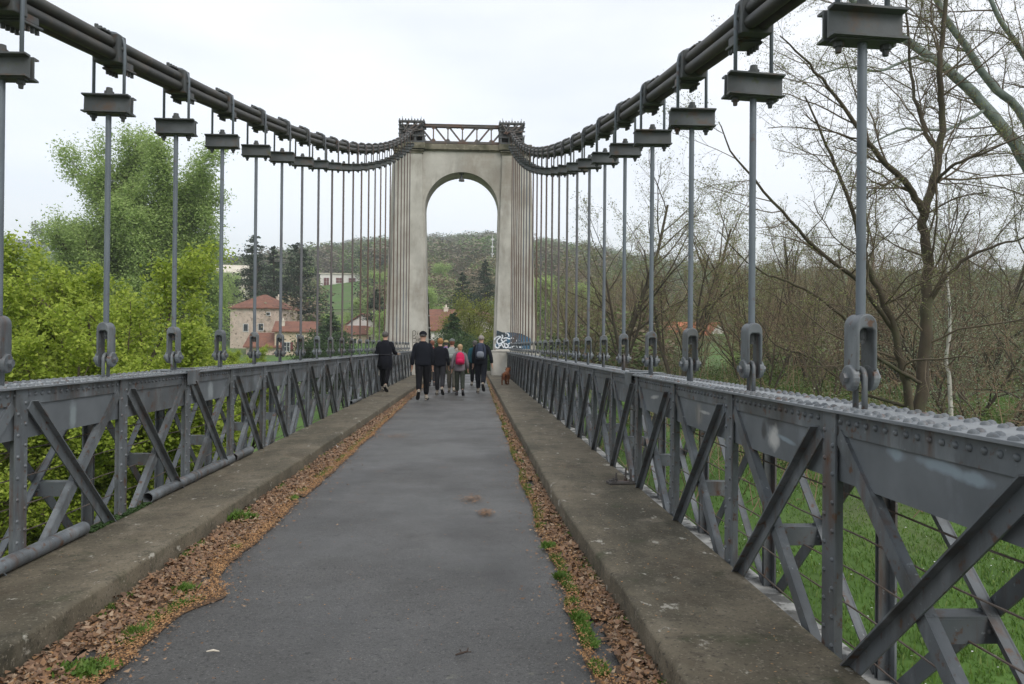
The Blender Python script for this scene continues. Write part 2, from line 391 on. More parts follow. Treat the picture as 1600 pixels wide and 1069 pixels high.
def grow(rng, out, p, d, L, r, lvl, prm):
    seg = prm['seg'][lvl]
    pts = [np.array(p)]; rr = [r]; d = np.array(d, float); d /= np.linalg.norm(d)
    dirs = [d.copy()]
    end = prm.get('taper', 0.35) if lvl < prm['max'] else 0.25
    for i in range(seg):
        d = d + rng.normal(size=3) * prm['wig'][lvl] + np.array([0, 0, prm['up'][lvl]])
        d /= np.linalg.norm(d)
        pts.append(pts[-1] + d * L / seg); dirs.append(d.copy()); rr.append(r * lerp(1, end, (i + 1) / seg))
    out.setdefault(lvl, []).append((pts, rr))
    if lvl >= prm['max']: return
    k = prm['n'][lvl]; t0 = prm['t0'][lvl]
    for c in range(k):
        t = t0 + (1 - t0) * (c + rng.uniform(0, 1)) / k
        f = t * seg; i = min(int(f), seg - 1)
        q = pts[i] + (pts[i + 1] - pts[i]) * (f - i); rq = lerp(rr[i], rr[i + 1], f - i)
        dd = dirs[i + 1]
        x = rng.normal(size=3); x -= dd * x.dot(dd); x /= np.linalg.norm(x)
        ang = rad(rng.uniform(*prm['ang'][lvl]))
        nd = dd * math.cos(ang) + x * math.sin(ang)
        if 'flatten' in prm: nd[2] *= prm['flatten']
        grow(rng, out, q, nd, L * prm['ratio'][lvl] * rng.uniform(0.7, 1.15) * (1 - prm.get('fall', .35) * t), min(rq * prm.get('rk', 0.6), r * prm.get('rk', 0.6)), lvl + 1, prm)

def bare_tree(name, label, cat, prm, H, R, seed, trunk_mat='bark', twig_mat='twig', leaf=None, leaf_n=0, leaf_size=0.06, leaf_spread=0.15, stems=None, group=None, leaf_asp=0.6, tl=1, leaf_from=None):
    rng = np.random.default_rng(seed)
    out = {}
    for (p, d, L_, r_) in (stems or [((0, 0, -0.4), (0, 0, 1), H, R)]):
        grow(rng, out, p, d, L_, r_, 0, prm)
    root = thing(name, label, cat, group=group)
    tr = [l for k in range(0, tl + 1) for l in out.get(k, [])]
    V, F = tubes(tr, 8)
    link('trunk', mesh_arrays('trunk', V, F), trunk_mat, root, True)
    tw = [l for k in out if k > tl for l in out[k]]
    V, F = tubes(tw, 3)
    link('branches', mesh_arrays('branches', V, F), twig_mat, root)
    if leaf:
        ks = [k for k in out if k >= (leaf_from if leaf_from is not None else prm['max'])]
        P = np.array([p for k in ks for l in out[k] for p in l[0][1:]])
        P = P[rng.integers(0, len(P), leaf_n)] + rng.normal(size=(leaf_n, 3)) * leaf_spread
        V, F = leaf_quads(P, leaf_size, rng, leaf_asp, 0.2)
        link('foliage', mesh_arrays('foliage', V, F), leaf, root)
    return root
# ================================================================== TERRAIN
SKY = [(-2600, 440), (-1200, 420), (-400, 400), (0, 374), (120, 384), (250, 402), (340, 412), (420, 402), (500, 390), (560, 381), (610, 376), (660, 372), (700, 374), (750, 368),
       (800, 374), (850, 380), (900, 387), (950, 396), (1000, 406), (1100, 418), (1200, 425), (1400, 432), (1600, 432), (2600, 420), (4500, 420)]
SX = np.array([a for a, b in SKY], float); SY = np.array([b for a, b in SKY], float)
RR = 620.0
_prng = np.random.default_rng(7)
def fbm(x, y, sc, seed=0):
    s = 0; a = 1.0
    for o in range(4):
        k = 2 ** o / sc
        s = s + a * (np.sin(x * k * 1.3 + y * k * 0.9 + seed + o * 1.7) * np.cos(y * k * 1.1 - x * k * 0.5 + seed * 2.1 + o * 2.3)); a *= 0.5
    return s / 1.9
def terrain(X, Y):
    X = np.asarray(X, float); Y = np.asarray(Y, float)
    r = np.hypot(X, Y); phi = np.arctan2(X, Y)
    u = np.clip(phi - YAW, -1.25, 1.25)
    px = 800 + FPX * np.tan(u)
    sk = np.interp(px, SX, SY)
    zr = ((541 + (px - 737) * 0.0087) - sk) / FPX * RR * np.cos(u) + EYE - 6.0
    t = np.clip((r - 95) / (RR - 95), 0, 1)
    back = np.abs(phi) > 1.5
    zr = np.where(back, 25, zr)
    right = sstep(2, 8, X)
    zl = lerp(-5.2, -1.5, sstep(25, 95, r))
    zrt = lerp(-3.7, -2.2, sstep(9, 24, r)); zrt = zrt + 1.5 * sstep(24, 44, r) + 0.6 * sstep(44, 95, r)
    zn = zl * (1 - right) + zrt * right
    zn = zn + 0.25 * fbm(X, Y, 9.0, 1) * sstep(8, 30, r)
    z = zn + (zr - zn) * t ** 1.05 + t * (1 - t) * 26 * fbm(X, Y, 120, 3)
    z = z - np.clip(r - RR, 0, 4000) * 0.05
    return z
def ground(x, y): return float(terrain(x, y))
rs = np.concatenate([np.linspace(1, 40, 40), np.geomspace(42, 1800, 100)])
NA = 240
ph = np.linspace(-PI, PI, NA, endpoint=False)
Rg, Pg = np.meshgrid(rs, ph, indexing='ij')
Xg = Rg * np.sin(Pg); Yg = Rg * np.cos(Pg); Zg = terrain(Xg, Yg)
V = np.stack([Xg, Yg, Zg], -1).reshape(-1, 3)
V = np.concatenate([V, [[0, 0, ground(0, 0.5)]]])
idx = np.arange(len(rs) * NA).reshape(len(rs), NA)
F = np.stack([idx[:-1], np.roll(idx, -1, 1)[:-1], np.roll(idx, -1, 1)[1:], idx[1:]], -1).reshape(-1, 4)[:, ::-1]
me = mesh_arrays('ground', V, F)
g = link('ground', me, 'meadow', None, True); tag(g, kind='structure')

# far hill beyond the left of the picture, blue in the distance
pts = []
for i, (px, py) in enumerate([(-500, 380), (-380, 372), (-250, 371), (-150, 375), (-60, 372), (0, 373), (40, 375), (90, 381), (150, 392), (230, 405), (300, 418), (380, 430), (460, 440)]):
    Yd = 1500 * math.cos(az_of(px)); pts.append((at(px, Yd), Yd, zat(px, py, Yd)))
V = []; F = []
for i, p in enumerate(pts):
    x, y, z = p
    k = math.hypot(x, y); nx, ny = x / k, y / k
    for j, (dr, fz) in enumerate([(-420, 0.0), (-260, .35), (-140, .68), (-60, .9), (0, 1.0), (120, .7), (350, -.4)]):
        V.append((x + nx * dr + 14 * math.sin(i * 3 + j), y + ny * dr, -10 + (z + 10) * fz + (6 * math.sin(i * 5 + j * 2) if 0 < j < 4 else 0)))
for i in range(len(pts) - 1):
    for j in range(6):
        a = i * 7 + j; F.append((a, a + 7, a + 8, a + 1))
M['far_hill'] = mat('wooded_far_hill', (0.055, 0.085, 0.055), (0.085, 0.10, 0.07), 0.012, 0.95, layers=[((0.04, 0.06, 0.045), 0.05, 0.5, 0.6)])
tag(link('hills', mesh_arrays('hills', V, F), 'far_hill', None, True), kind='structure')

# ================================================================== DECK
Y0, Y1 = -7.0, 41.0
def sheet(name, x0, x1, y0, y1, z, m, ny=40, nx=4, dz=0.0, kind='structure'):
    V = [(lerp(x0, x1, i / nx), lerp(y0, y1, j / ny), z + dz * noise.noise((lerp(x0, x1, i / nx) * 1.5, lerp(y0, y1, j / ny) * .8, 3))) for j in range(ny + 1) for i in range(nx + 1)]
    F = [(j * (nx + 1) + i, j * (nx + 1) + i + 1, (j + 1) * (nx + 1) + i + 1, (j + 1) * (nx + 1) + i) for j in range(ny) for i in range(nx)]
    return V, F
# road: a slab with thickness; ends with a ramp falling to the far bank
V, F = sheet('road', -2.05, 0.92, Y0, Y1, 0.0, 'asphalt', 120, 12, 0.004)
k = len(V)
b = MB(); b.add(V, F)
b.box((-0.565, (Y0 + Y1) / 2, -0.14), (2.96, Y1 - Y0, 0.20))
b.add([(-2.05, Y1, 0), (0.92, Y1, 0), (1.6, 75, -3.2), (-1.6, 75, -3.2)], [(0, 1, 2, 3)])
tag(b.build('road', 'asphalt'), kind='structure')

def walkway(name, xi, xo, label):
    """raised concrete walkway with an uneven worn edge"""
    ny = 330; prof = []
    s = 1 if xo > xi else -1
    V = []; nx = 9
    ys = [lerp(Y0, Y1 + .0, (j / ny)) for j in range(ny + 1)]
    for y in ys:
        e = 0.012 * noise.noise((y * 1.3, xi * 5, 0)) + 0.012 * noise.noise((y * 6, xi, 4))
        if name.endswith('left'): xi = -1.968 + .0075 * max(0, y - 3)
        else: xi = .738 + .10 * math.exp(-(max(0, y - 3) / 2.4) ** 2)
        chip = max(0, noise.noise((y * 3.1, 9, xi)) - 0.35) * 0.10
        zt = 0.17
        row = [(xi + s * (e * .6 - 0.004), -0.03), (xi + s * (e + 0.004), 0.06), (xi + s * (e + 0.006), zt - 0.022 - chip), (xi + s * (e + 0.012 + chip * .4), zt - 0.008 - chip * .6), (xi + s * (e + 0.032 + chip), zt - 0.001)]
        for t in (0.15, 0.3, 0.5, 0.75, 1.0):
            x = lerp(xi + s * .03, xo, t); row.append((x, zt + 0.004 * noise.noise((x * 3, y * 2, 1))))
        row.append((xo, -0.25)); row.append((xi, -0.25))
        V += [(x, y, z) for x, z in row]
    m = 12
    F = []
    for j in range(ny):
        for i in range(m):
            a = j * m + i; c = j * m + (i + 1) % m
            F.append((a, c, c + m, a + m) if s > 0 else (a, a + m, c + m, c))
    F.append(tuple(range(m))); F.append(tuple(ny * m + i for i in range(m)))
    b = MB(); b.add(V, F)
    o = b.build(name, 'kerb', fixn=True); smooth_by_angle(o, 50)
    tag(o, kind='structure')
XL, XR = -2.755, 1.71
HW = 0.16
walkway('pavement_left', -1.965, XL + HW - 0.01, '')
walkway('pavement_right', 0.74, XR - HW + 0.01, '')

# ------------------------------------------------------------------ litter along both kerbs
rng = np.random.default_rng(11)
def edge_l(y):   # where the litter gives way to clean asphalt, left side
    return -1.585 - .006 * max(0, y - 10) + 0.05 * noise.noise((y * .9, 0, 0)) + 0.035 * noise.noise((y * 4, 1, 0)) + 0.16 * math.exp(-((y - 4.66) / .28) ** 2)
def edge_r(y):
    return 0.55 + .004 * max(0, y - 8) + 0.04 * noise.noise((y * .9, 7, 0)) + 0.03 * noise.noise((y * 4, 5, 0))
def kl(y): return -1.968 + .0075 * max(0, y - 3)
def kr(y): return .738 + .10 * math.exp(-(max(0, y - 3) / 2.4) ** 2)
def bare(x, y):
    return noise.noise((x * 7, y * 2.6, 11)) > (.26 if x > 0 else .48)
def strip(name, xa, edge, s):
    ny = 1100; V = []
    for j in range(ny + 1):
        y = lerp(Y0, Y1 - .2, j / ny); x1 = edge(y); xa = (kl(y) - .012) if s > 0 else (kr(y) + .012)
        for i in range(9):
            t = i / 8; x = lerp(xa, x1, t)
            V.append((x, y, 0.012 + 0.022 * (1 - t) ** 2 + (0.006 * noise.noise((x * 9, y * 9, 2)) if i < 8 else -0.006)))
    F = [(j * 9 + i, j * 9 + i + 1, (j + 1) * 9 + i + 1, (j + 1) * 9 + i) for j in range(ny) for i in range(8) if not (i > 2 and bare((V[j * 9 + i][0]), V[j * 9 + i][1]))]
    if s < 0: F = [f[::-1] for f in F]
    return V, F
VA, FA = strip('l', -1.98, edge_l, 1)
VB, FB = strip('r', 0.80, edge_r, -1)
b = MB(); b.add(VA, FA); tag(b.build('soil', 'soil', smooth=True), kind='structure')
b = MB(); b.add(VB, FB); tag(b.build('soil', 'soil', smooth=True), kind='structure')

def scatter(n, f_in, f_out, bias, ypow=2.2, y0=1.6, y1=38):
    y = y0 + (y1 - y0) * rng.uniform(0, 1, n) ** ypow
    t = rng.uniform(0, 1, n) ** bias
    return y, t
def litter(name, xa, edge, n, mname, size, bias, z, label, ypow=2.2, asp=.6, fl=1.5, fold=True, spill=0.0, tmul=1.0, tadd=0.0):
    y, t = scatter(n, 0, 0, bias, ypow)
    t = t * tmul + tadd
    xe = np.array([edge(v) for v in y])
    xa = np.array([kl(v) + .01 if xa < 0 else kr(v) - .01 for v in y])
    x = xa + (xe - xa) * (t + spill * rng.normal(size=n) * 0.15)
    zz = z + 0.03 * (1 - np.clip(t, 0, 1)) ** 2 * rng.uniform(0.2, 1.2, n) + rng.uniform(0, .012, n)
    P = np.stack([x, y, zz], 1)
    sz = size * (1 + 0.02 * y)
    bm_ = np.array([(not bare(a_, b_)) or (c_ < .3) or (d_ < .12) for a_, b_, c_, d_ in zip(x, y, t, rng.uniform(0, 1, n))]); P = P[bm_]; sz = sz[bm_]
    V, F = leaf_quads(P, sz, rng, asp, fl, 0.45, fold=fold)
    V[:, 2] = np.maximum(V[:, 2], 0.004)
    o = link(name, mesh_arrays(name, V, F), mname)
    return tag(o, label, 'leaf litter' if 'leaf' in mname else 'bud scales', kind='stuff')
litter('leaf_litter', -1.96, edge_l, 17000, 'dead_leaf', 0.029, 1.0, 0.02, 'band of dead brown leaves lying against the left kerb', tmul=.80, spill=.3)
litter('bud_scales', -1.96, edge_l, 36000, 'seeds', 0.012, 0.36, 0.026, 'orange bud scales drifted along the left edge of the asphalt', ypow=2.6, spill=.32, tmul=1.02)
litter('leaf_litter', 0.79, edge_r, 9000, 'dead_leaf', 0.027, 1.5, 0.02, 'narrow band of dead brown leaves lying against the right kerb', tmul=.85, spill=.3)
litter('bud_scales', 0.79, edge_r, 20000, 'seeds', 0.012, 0.65, 0.026, 'orange bud scales drifted along the right edge of the asphalt', ypow=2.6, spill=.32, tmul=1.02)
for (edge, s_) in ((edge_l, 1), (edge_r, -1)):
    n = 900; y = 2 + 22 * rng.uniform(0, 1, n) ** 1.8
    x = np.array([edge(v) for v in y]) + s_ * rng.exponential(.07, n)
    P = np.stack([x, y, np.full(n, .014)], 1); V, F = leaf_quads(P, rng.uniform(.008, .03, n), rng, .6, 2.5, fold=True); V[:, 2] = np.maximum(V[:, 2], .010)
    tag(link('leaf_litter', mesh_arrays('leaf_litter', V, F), 'dead_leaf'), 'stray leaf crumbs blown over the %s edge of the asphalt' % ('left' if s_ > 0 else 'right'), 'leaf litter', kind='stuff')
for (xa_, kf, s_) in ((-1.96, kl, 1), (.79, kr, -1)):
    n = 1500; y = 2 + 24 * rng.uniform(0, 1, n) ** 1.8
    x = np.array([kf(v) for v in y]) + s_ * rng.uniform(.01, .26 if s_ > 0 else .16, n)
    P = np.stack([x, y, np.full(n, .045) + rng.uniform(-.01, .02, n)], 1); V, F = leaf_quads(P, .037, rng, .65, .8, .5, fold=True); V[:, 2] = np.maximum(V[:, 2], .02)
    tag(link('leaf_litter', mesh_arrays('leaf_litter', V, F), 'dead_leaf'), 'larger curled dead leaves heaped at the foot of the %s kerb' % ('left' if s_ > 0 else 'right'), 'leaf litter', kind='stuff')
# few scattered bud scales and leaves on the pavement and road
n = 1500
P = np.stack([rng.uniform(-2.5, 0.75, n), 2 + 22 * rng.uniform(0, 1, n) ** 1.6, np.full(n, 0.016)], 1)
P[:, 2] = np.where(P[:, 0] < -2.0, 0.178, 0.018)
V, F = leaf_quads(P, 0.012, rng, 0.5, 4.0); V[:, 2] = np.maximum(V[:, 2], 0.015)
tag(link('bud_scales', mesh_arrays('bud_scales', V, F), 'seeds'), 'single orange bud scales strewn over the open asphalt and left walkway', 'bud scales', kind='stuff')
n = 500
P = np.stack([rng.uniform(.83, 1.5, n), 2 + 22 * rng.uniform(0, 1, n) ** 1.6, np.full(n, 0.182)], 1)
V, F = leaf_quads(P, 0.013, rng, 0.6, 4.0); V[:, 2] = np.maximum(V[:, 2], 0.178)
tag(link('bud_scales', mesh_arrays('bud_scales', V, F), 'seeds'), 'small dry flakes strewn over the right walkway', 'bud scales', kind='stuff')

# moss and grass growing out of the litter (uncountable) plus a few plants one can point at
def blades(P, h, rng, wd=0.006, lean=0.5):
    n = len(P)
    an = rng.uniform(0, 2 * PI, n); l = rng.uniform(0, lean, n) * h
    sd = np.stack([np.cos(an + PI / 2), np.sin(an + PI / 2), np.zeros(n)], 1) * wd * rng.uniform(.6, 1.4, n)[:, None]
    hh = h * rng.uniform(.4, 1.1, n)
    tip = P + np.stack([np.cos(an) * l, np.sin(an) * l, hh], 1)
    mid = P + np.stack([np.cos(an) * l * .35, np.sin(an) * l * .35, hh * .6], 1)
    V = np.stack([P - sd, P + sd, mid + sd * .7, tip], 1).reshape(-1, 3)
    return V, np.arange(4 * n).reshape(-1, 4)
gl = []
for (edge, xa, sgn, band) in ((edge_l, -1.96, 1, (.62, .92)), (edge_r, .79, -1, (.55, 1.05))):
    n = 40000
    y = 1.8 + 36 * rng.uniform(0, 1, n) ** 1.5
    k = np.array([noise.noise((v * 1.1, 3 * sgn, 0)) + .5 * noise.noise((v * 5, 3 * sgn, 0)) for v in y])
    th = np.where(y > 9, -0.22, 0.15 if sgn > 0 else -0.02)
    y = y[k > th]
    xe = np.array([edge(v) for v in y]); t = rng.uniform(band[0], band[1], len(y)) * .5 + rng.normal(.78 * .5 if sgn > 0 else .85 * .5, .03, len(y))
    gl.append(np.stack([xa + (xe - xa) * t, y, np.full(len(y), .015)], 1))
for (kf, s_) in ((kl, 1), (kr, -1)):
    n = 14000; y = 2.2 + 34 * rng.uniform(0, 1, n) ** 1.4
    k = np.array([noise.noise((v * 1.7, 9 * s_, 4)) + .6 * noise.noise((v * 6, 2 * s_, 4)) for v in y]); y = y[k > .16]
    x = np.array([kf(v) for v in y]) + s_ * np.abs(rng.normal(.01, .022, len(y)))
    gl.append(np.stack([x, y, np.full(len(y), .03)], 1))
V, F = blades(np.concatenate(gl), 0.030, rng, 0.004, 1.2)
tag(link('grass', mesh_arrays('grass', V, F), 'grass'), 'short grass and moss growing in the gutters along both kerbs', 'grass', kind='stuff')
def tuft(name, label, px, py, z, r, h, n, leafy=False, cat='plant'):
    # ground point seen at px,py
    dep = (EYE - z) * FPX / (py - hz(px)); a = az_of(px)
    Y = dep / (math.cos(YAW) + math.tan(a) * math.sin(YAW)); X = Y * math.tan(a)
    rt = thing(name, label, cat, (X, Y, z), 0, 'green plants in the gutters')
    P = np.stack([rng.normal(0, r * .5, n), rng.normal(0, r * .5, n), np.zeros(n)], 1)
    V, F = blades(P, h, rng, 0.004 if not leafy else 0.009, 1.0)
    link('blades', mesh_arrays('blades', V, F), 'grass', rt)['kind'] = 'stuff'
    if leafy:
        P = np.stack([rng.normal(0, r * .5, n // 3), rng.normal(0, r * .5, n // 3), rng.uniform(0.01, h * .8, n // 3)], 1)
        V, F = leaf_quads(P, .035, rng, .5, .6, fold=True); link('leaves', mesh_arrays('leaves', V, F), 'grass', rt)['kind'] = 'stuff'
tuft('weed_clump', 'broad-leaved green weed growing under the left kerb by the pipe end', 362, 815, .02, .10, .09, 260, True)
tuft('weed_clump', 'flat green weed at the asphalt edge beside the broad-leaved weed', 392, 812, .02, .06, .05, 160, True)
tuft('grass_tuft', 'small grass tuft in the left leaf litter, above the asphalt corner', 292, 925, .02, .05, .05, 300, cat='grass')
tuft('grass_tuft', 'small round grass tuft in the leaf litter near the bottom left', 216, 990, .02, .04, .04, 260, cat='grass')
tuft('weed_clump', 'green weed patch in the bottom left corner of the gutter', 138, 1050, .02, .09, .04, 380, True)
tuft('grass_tuft', 'grass tuft in the right gutter nearest the camera', 906, 968, .02, .035, .04, 260, cat='grass')
tuft('grass_tuft', 'grass tuft in the right gutter below the walkway plate', 860, 855, .02, .05, .04, 300, cat='grass')
tuft('grass_tuft', 'thin grass tuft against the right kerb in the leaves', 877, 905, .02, .03, .05, 200, cat='grass')

# leaf-mould patches on the asphalt, twig, litter
def gpt(px, py, z=0.0):
    dep = (EYE - z) * FPX / (py - hz(px)); a = az_of(px)
    Y = dep / (math.cos(YAW) + math.tan(a) * math.sin(YAW)); return Y * math.tan(a), Y
for (px, py, r, lab) in ((740, 781, .12, 'small flat pile of dead brown leaves on the open asphalt'), (622, 683, .22, 'brown leaf scatter on the asphalt left of centre, behind the pile'), (762, 803, .07, 'thin smear of brown leaf bits below the leaf pile')):
    x, y = gpt(px, py)
    n = 260
    P = np.stack([x + rng.normal(0, r * .5, n), y + rng.normal(0, r * .9, n), rng.uniform(.014, .02, n)], 1)
    V, F = leaf_quads(P, 0.024, rng, .4, 3.0); V[:, 2] = np.maximum(V[:, 2], .013)
    tag(link('leaf_pile', mesh_arrays('leaf_pile', V, F), 'dead_leaf'), lab, 'leaf pile', kind='stuff')
x, y = gpt(726, 1026)
b = MB(); b.tube([(-.03, -.01, .015), (0, .0, .02), (.025, .012, .022), (.03, .035, .03)], [.004, .006, .005, .003], 5)
b.tube([(0, 0, .02), (-.01, .02, .028)], .003, 5); b.tube([(.02, .01, .022), (.045, .01, .02)], .003, 5)
o = b.build('twig', 'wood_dark'); o.location = (x, y, 0); tag(o, 'small dark broken twig lying on the asphalt near the camera', 'twig')
x, y = gpt(338, 1022)
b = MB(); b.tube([(-.03, 0, .012), (0, .004, .016), (.03, -.002, .013)], [.003, .006, .003], 5)
o = b.build('twig', 'render'); o.location = (x, y, .003); tag(o, 'short pale splinter lying on the asphalt at the lower left', 'splinter')
x, y = gpt(621, 703)
b = MB(); b.add([(-.05, -.03, .03), (.03, -.04, .035), (.05, .02, .045), (-.01, .05, .06), (-.05, .03, .04), (0, 0, .075)], [(0, 1, 5), (1, 2, 5), (2, 3, 5), (3, 4, 5), (4, 0, 5)])
o = b.build('paper_scrap', 'white'); gx, gy = gpt(527, 703); o.location = (gx, gy, -.01); tag(o, 'crumpled white paper scrap in the leaves by the left kerb', 'litter')

# rusty anchor plate with bolts on the right walkway
x, y = gpt(972, 756, .17)
rt = thing('anchor_plate', 'rusty steel base plate with upright bolts lying on the right walkway', 'plate', (x, y, .172), rad(8))
b = MB(); b.box((0, 0, .012), (.26, .12, .02)); b.box((-.08, .0, .028), (.05, .11, .012)); b.build('base_plate', 'truss_rust', rt, bevel=.002)
for (bx, by, h) in ((.085, -.03, .14), (.055, .03, .15), (-.04, .03, .10), (-.09, -.03, .06)):
    b = MB(); b.cyl((bx, by, .02), (bx + .004, by, h), .009, n=8); b.cyl((bx, by, .022), (bx, by, .045), .018, n=6); b.build('bolt', 'truss_rust', rt)

# ================================================================== GIRDERS
SP = 1.347; YH0 = 3.37
KMIN, KMAX = -4, 23
ZT = 1.21
PL = 0.115     # plane offset
def yk(k): return YH0 + SP * k
YE = 34.9
def girder(X, s, label):
    """s = +1: inner face towards -x"""
    G = thing('parapet_girder', label, 'girder', (0, 0, 0))
    ya, yb = yk(KMIN) - .6, YE
    b = MB()
    b2 = MB(); b2.box((X, (ya + yb) / 2, ZT - .007), (2 * HW, yb - ya, .014)); b2.build('top_plate', 'paint_top', G, bevel=.002)
    for q in (-1, 1):
        xp = X + q * (PL + .006)
        b.box((xp - q * .001, (ya + yb) / 2, ZT - .014 - .048), (.012, yb - ya, .096))
    b.build('top_chord', 'paint', G, bevel=.002)
    # rivets
    def rivets(pts_, ax, r, h, n=8, nm='rivets'):
        V = []; F = []
        an = np.arange(n) * 2 * PI / n
        prof = ((1.0, 0.0), (.82, .6), (.35, 1.0))
        base = []
        for k_, hh in prof:
            for a in an:
                c, s_ = math.cos(a) * r * k_, math.sin(a) * r * k_
                base.append((c, s_, hh * h) if ax == 'z' else ((hh * h * -s, c, s_) if ax == 'in' else (hh * h * s, c, s_)))
        base = np.array(base)
        fb = [(i * n + j, i * n + (j + 1) % n, (i + 1) * n + (j + 1) % n, (i + 1) * n + j) for i in range(2) for j in range(n)]
        fb += [(2 * n + 0, 2 * n + 1, 2 * n + 2, 2 * n + 3), (2 * n + 0, 2 * n + 3, 2 * n + 4, 2 * n + 7), (2 * n + 4, 2 * n + 5, 2 * n + 6, 2 * n + 7)]
        fb = np.array(fb)
        P = np.array(pts_)
        V = (P[:, None, :] + base[None]).reshape(-1, 3)
        F = (fb[None] + (np.arange(len(P)) * len(base))[:, None, None]).reshape(-1, 4)
        return V, F
    P = []
    for j, row in enumerate((-.138, -.088, .088, .138)):
        y = ya + .03 + (.0425 if j % 2 else 0)
        while y < yb - .02:
            P.append((X + row, y, ZT)); y += .092
    V, F = rivets(P, 'z', .0185, .0135)
    P2 = []
    y = ya + .03
    while y < yb: P2.append((X - s * (PL + .012), y, ZT - .05)); y += .0725
    V2, F2 = rivets(P2, 'in', .0135, .010)
    V = np.concatenate([V, V2]); F = np.concatenate([F, F2 + len(V) - len(V2)])
    o = link('chord_rivets', mesh_arrays('chord_rivets', V, F), 'paint', G, True); o['kind'] = 'stuff'
    # posts
    zb = -.02; zt = ZT - .016
    for k in range(KMIN, KMAX + 1):
        y = yk(k)
        for q in ((-1, 1)):
            b = MB()
            xf = X + q * (PL + .024)
            b.box((xf - q * .005, y, (zt + zb) / 2), (.010, .122, zt - zb))
            for e in (-1, 1):
                b.box((xf - q * .034, y + e * .012, (zt + zb) / 2), (.048, .008, zt - zb))
            if q == -s and k < 22:
                PP = []
                z = .06
                i = 0
                while z < zt - .03:
                    PP.append((xf + q * 0, y + (.038 if i % 2 else -.038), z)); z += .062; i += 1
                V, F = rivets(PP, 'in', .012, .009, 8)
                b.add([tuple(v) for v in V], [tuple(f) for f in F])
            b.build('post', 'paint', G)
    for k in range(KMIN, KMAX):
        y0, y1 = yk(k), yk(k + 1)
        for q in (-1, 1):
            xw = X + q * (PL - .004)
            b = MB(); b.box((xw, (y0 + y1) / 2, ZT - .163), (.008, y1 - y0 - .07, .292))
            # lower edge hangs slightly deeper in the middle like a gusset
            o = b.build('web_plate', WEBM.get((s, k, q), 'paint'), G)
            # diagonals
            for di in (0, 1):
                ya_, yb_ = (y0 + .07, y1 - .07) if di == 0 else (y1 - .07, y0 + .07)
                # inner plane: bar a in front
                xo = X + q * (PL + .013 + (.016 if di == 0 else 0.0))
                a = (xo, ya_, ZT - .11); c = (xo, yb_, .0)
                b = MB()
                b.bar(a, c, .070, .009, (1, 0, 0))
                d = (Vector(c) - Vector(a)).normalized(); nrm = Vector((1, 0, 0)).cross(d) * (1 if di == 0 else -1)
                off = nrm * .031
                xx = Vector((q * .02, 0, 0)) if di == 0 else Vector((-q * .02, 0, 0))
                b.bar(Vector(a) + off + xx, Vector(c) + off + xx, .008, .040, (1, 0, 0))
                b.build('diagonal', 'paint', G)
        # batten joining the two planes at the crossing
        yc = (y0 + y1) / 2; zc = (ZT - .11) / 2
        b = MB()
        b.box((X, yc - .055, zc - .055), (2 * PL + .03, .010, .085))
        b.box((X, yc - .015, zc - .008), (2 * PL + .03, .085, .009))
        V, F = rivets([(X + e * .10, yc - .045 + f, zc - .0035) for e in (-1, 1) for f in (0, .05)], 'z', .012, .008)
        b.add([tuple(v) for v in V], [tuple(f) for f in F])
        for e in (-1, 1): b.cyl((X + e * .095, yc - .06, zc - .055), (X + e * .095, yc - .07, zc - .055), .011, .006, 8)
        b.build('batten', 'paint', G)
    # bottom chord
    b = MB(); b.box((X, (ya + yb) / 2, .005), (2 * HW - .05, yb - ya, .03)); b.box((X - s * (HW - .04), (ya + yb) / 2, -.1), (.012, yb - ya, .18)); b.box((X + s * (HW - .04), (ya + yb) / 2, -.1), (.012, yb - ya, .18))
    b.build('bottom_chord', 'whitewash', G)
    for i, z in enumerate((.13, .30, .47, .64, .81)):
        pts_ = []
        for k in range(KMIN, KMAX + 1):
            pts_.append((X + s * .02, yk(k), z + .004 * math.sin(k * 2.1 + i)))
            if k < KMAX: pts_.append((X + s * .02, yk(k) + SP / 2, z - .012 + .006 * math.sin(k * 1.3 + i * 2)))
        b = MB(); b.tube(pts_, .0045, 5); b.build('wire', 'wire', G)
    # splice covers wrapped over the chord edge
    for yc in SPL[s]:
        b = MB()
        b.box((X - s * (HW + .006), yc, ZT - .055), (.010, .30, .13)); b.box((X, yc, ZT + .010), (2 * HW + .02, .30, .012))
        b.box((X - s * .03, yc + .12, ZT + .024), (.20, .05, .012))
        b.build('splice_cover', 'paint', G, bevel=.003)
    return G
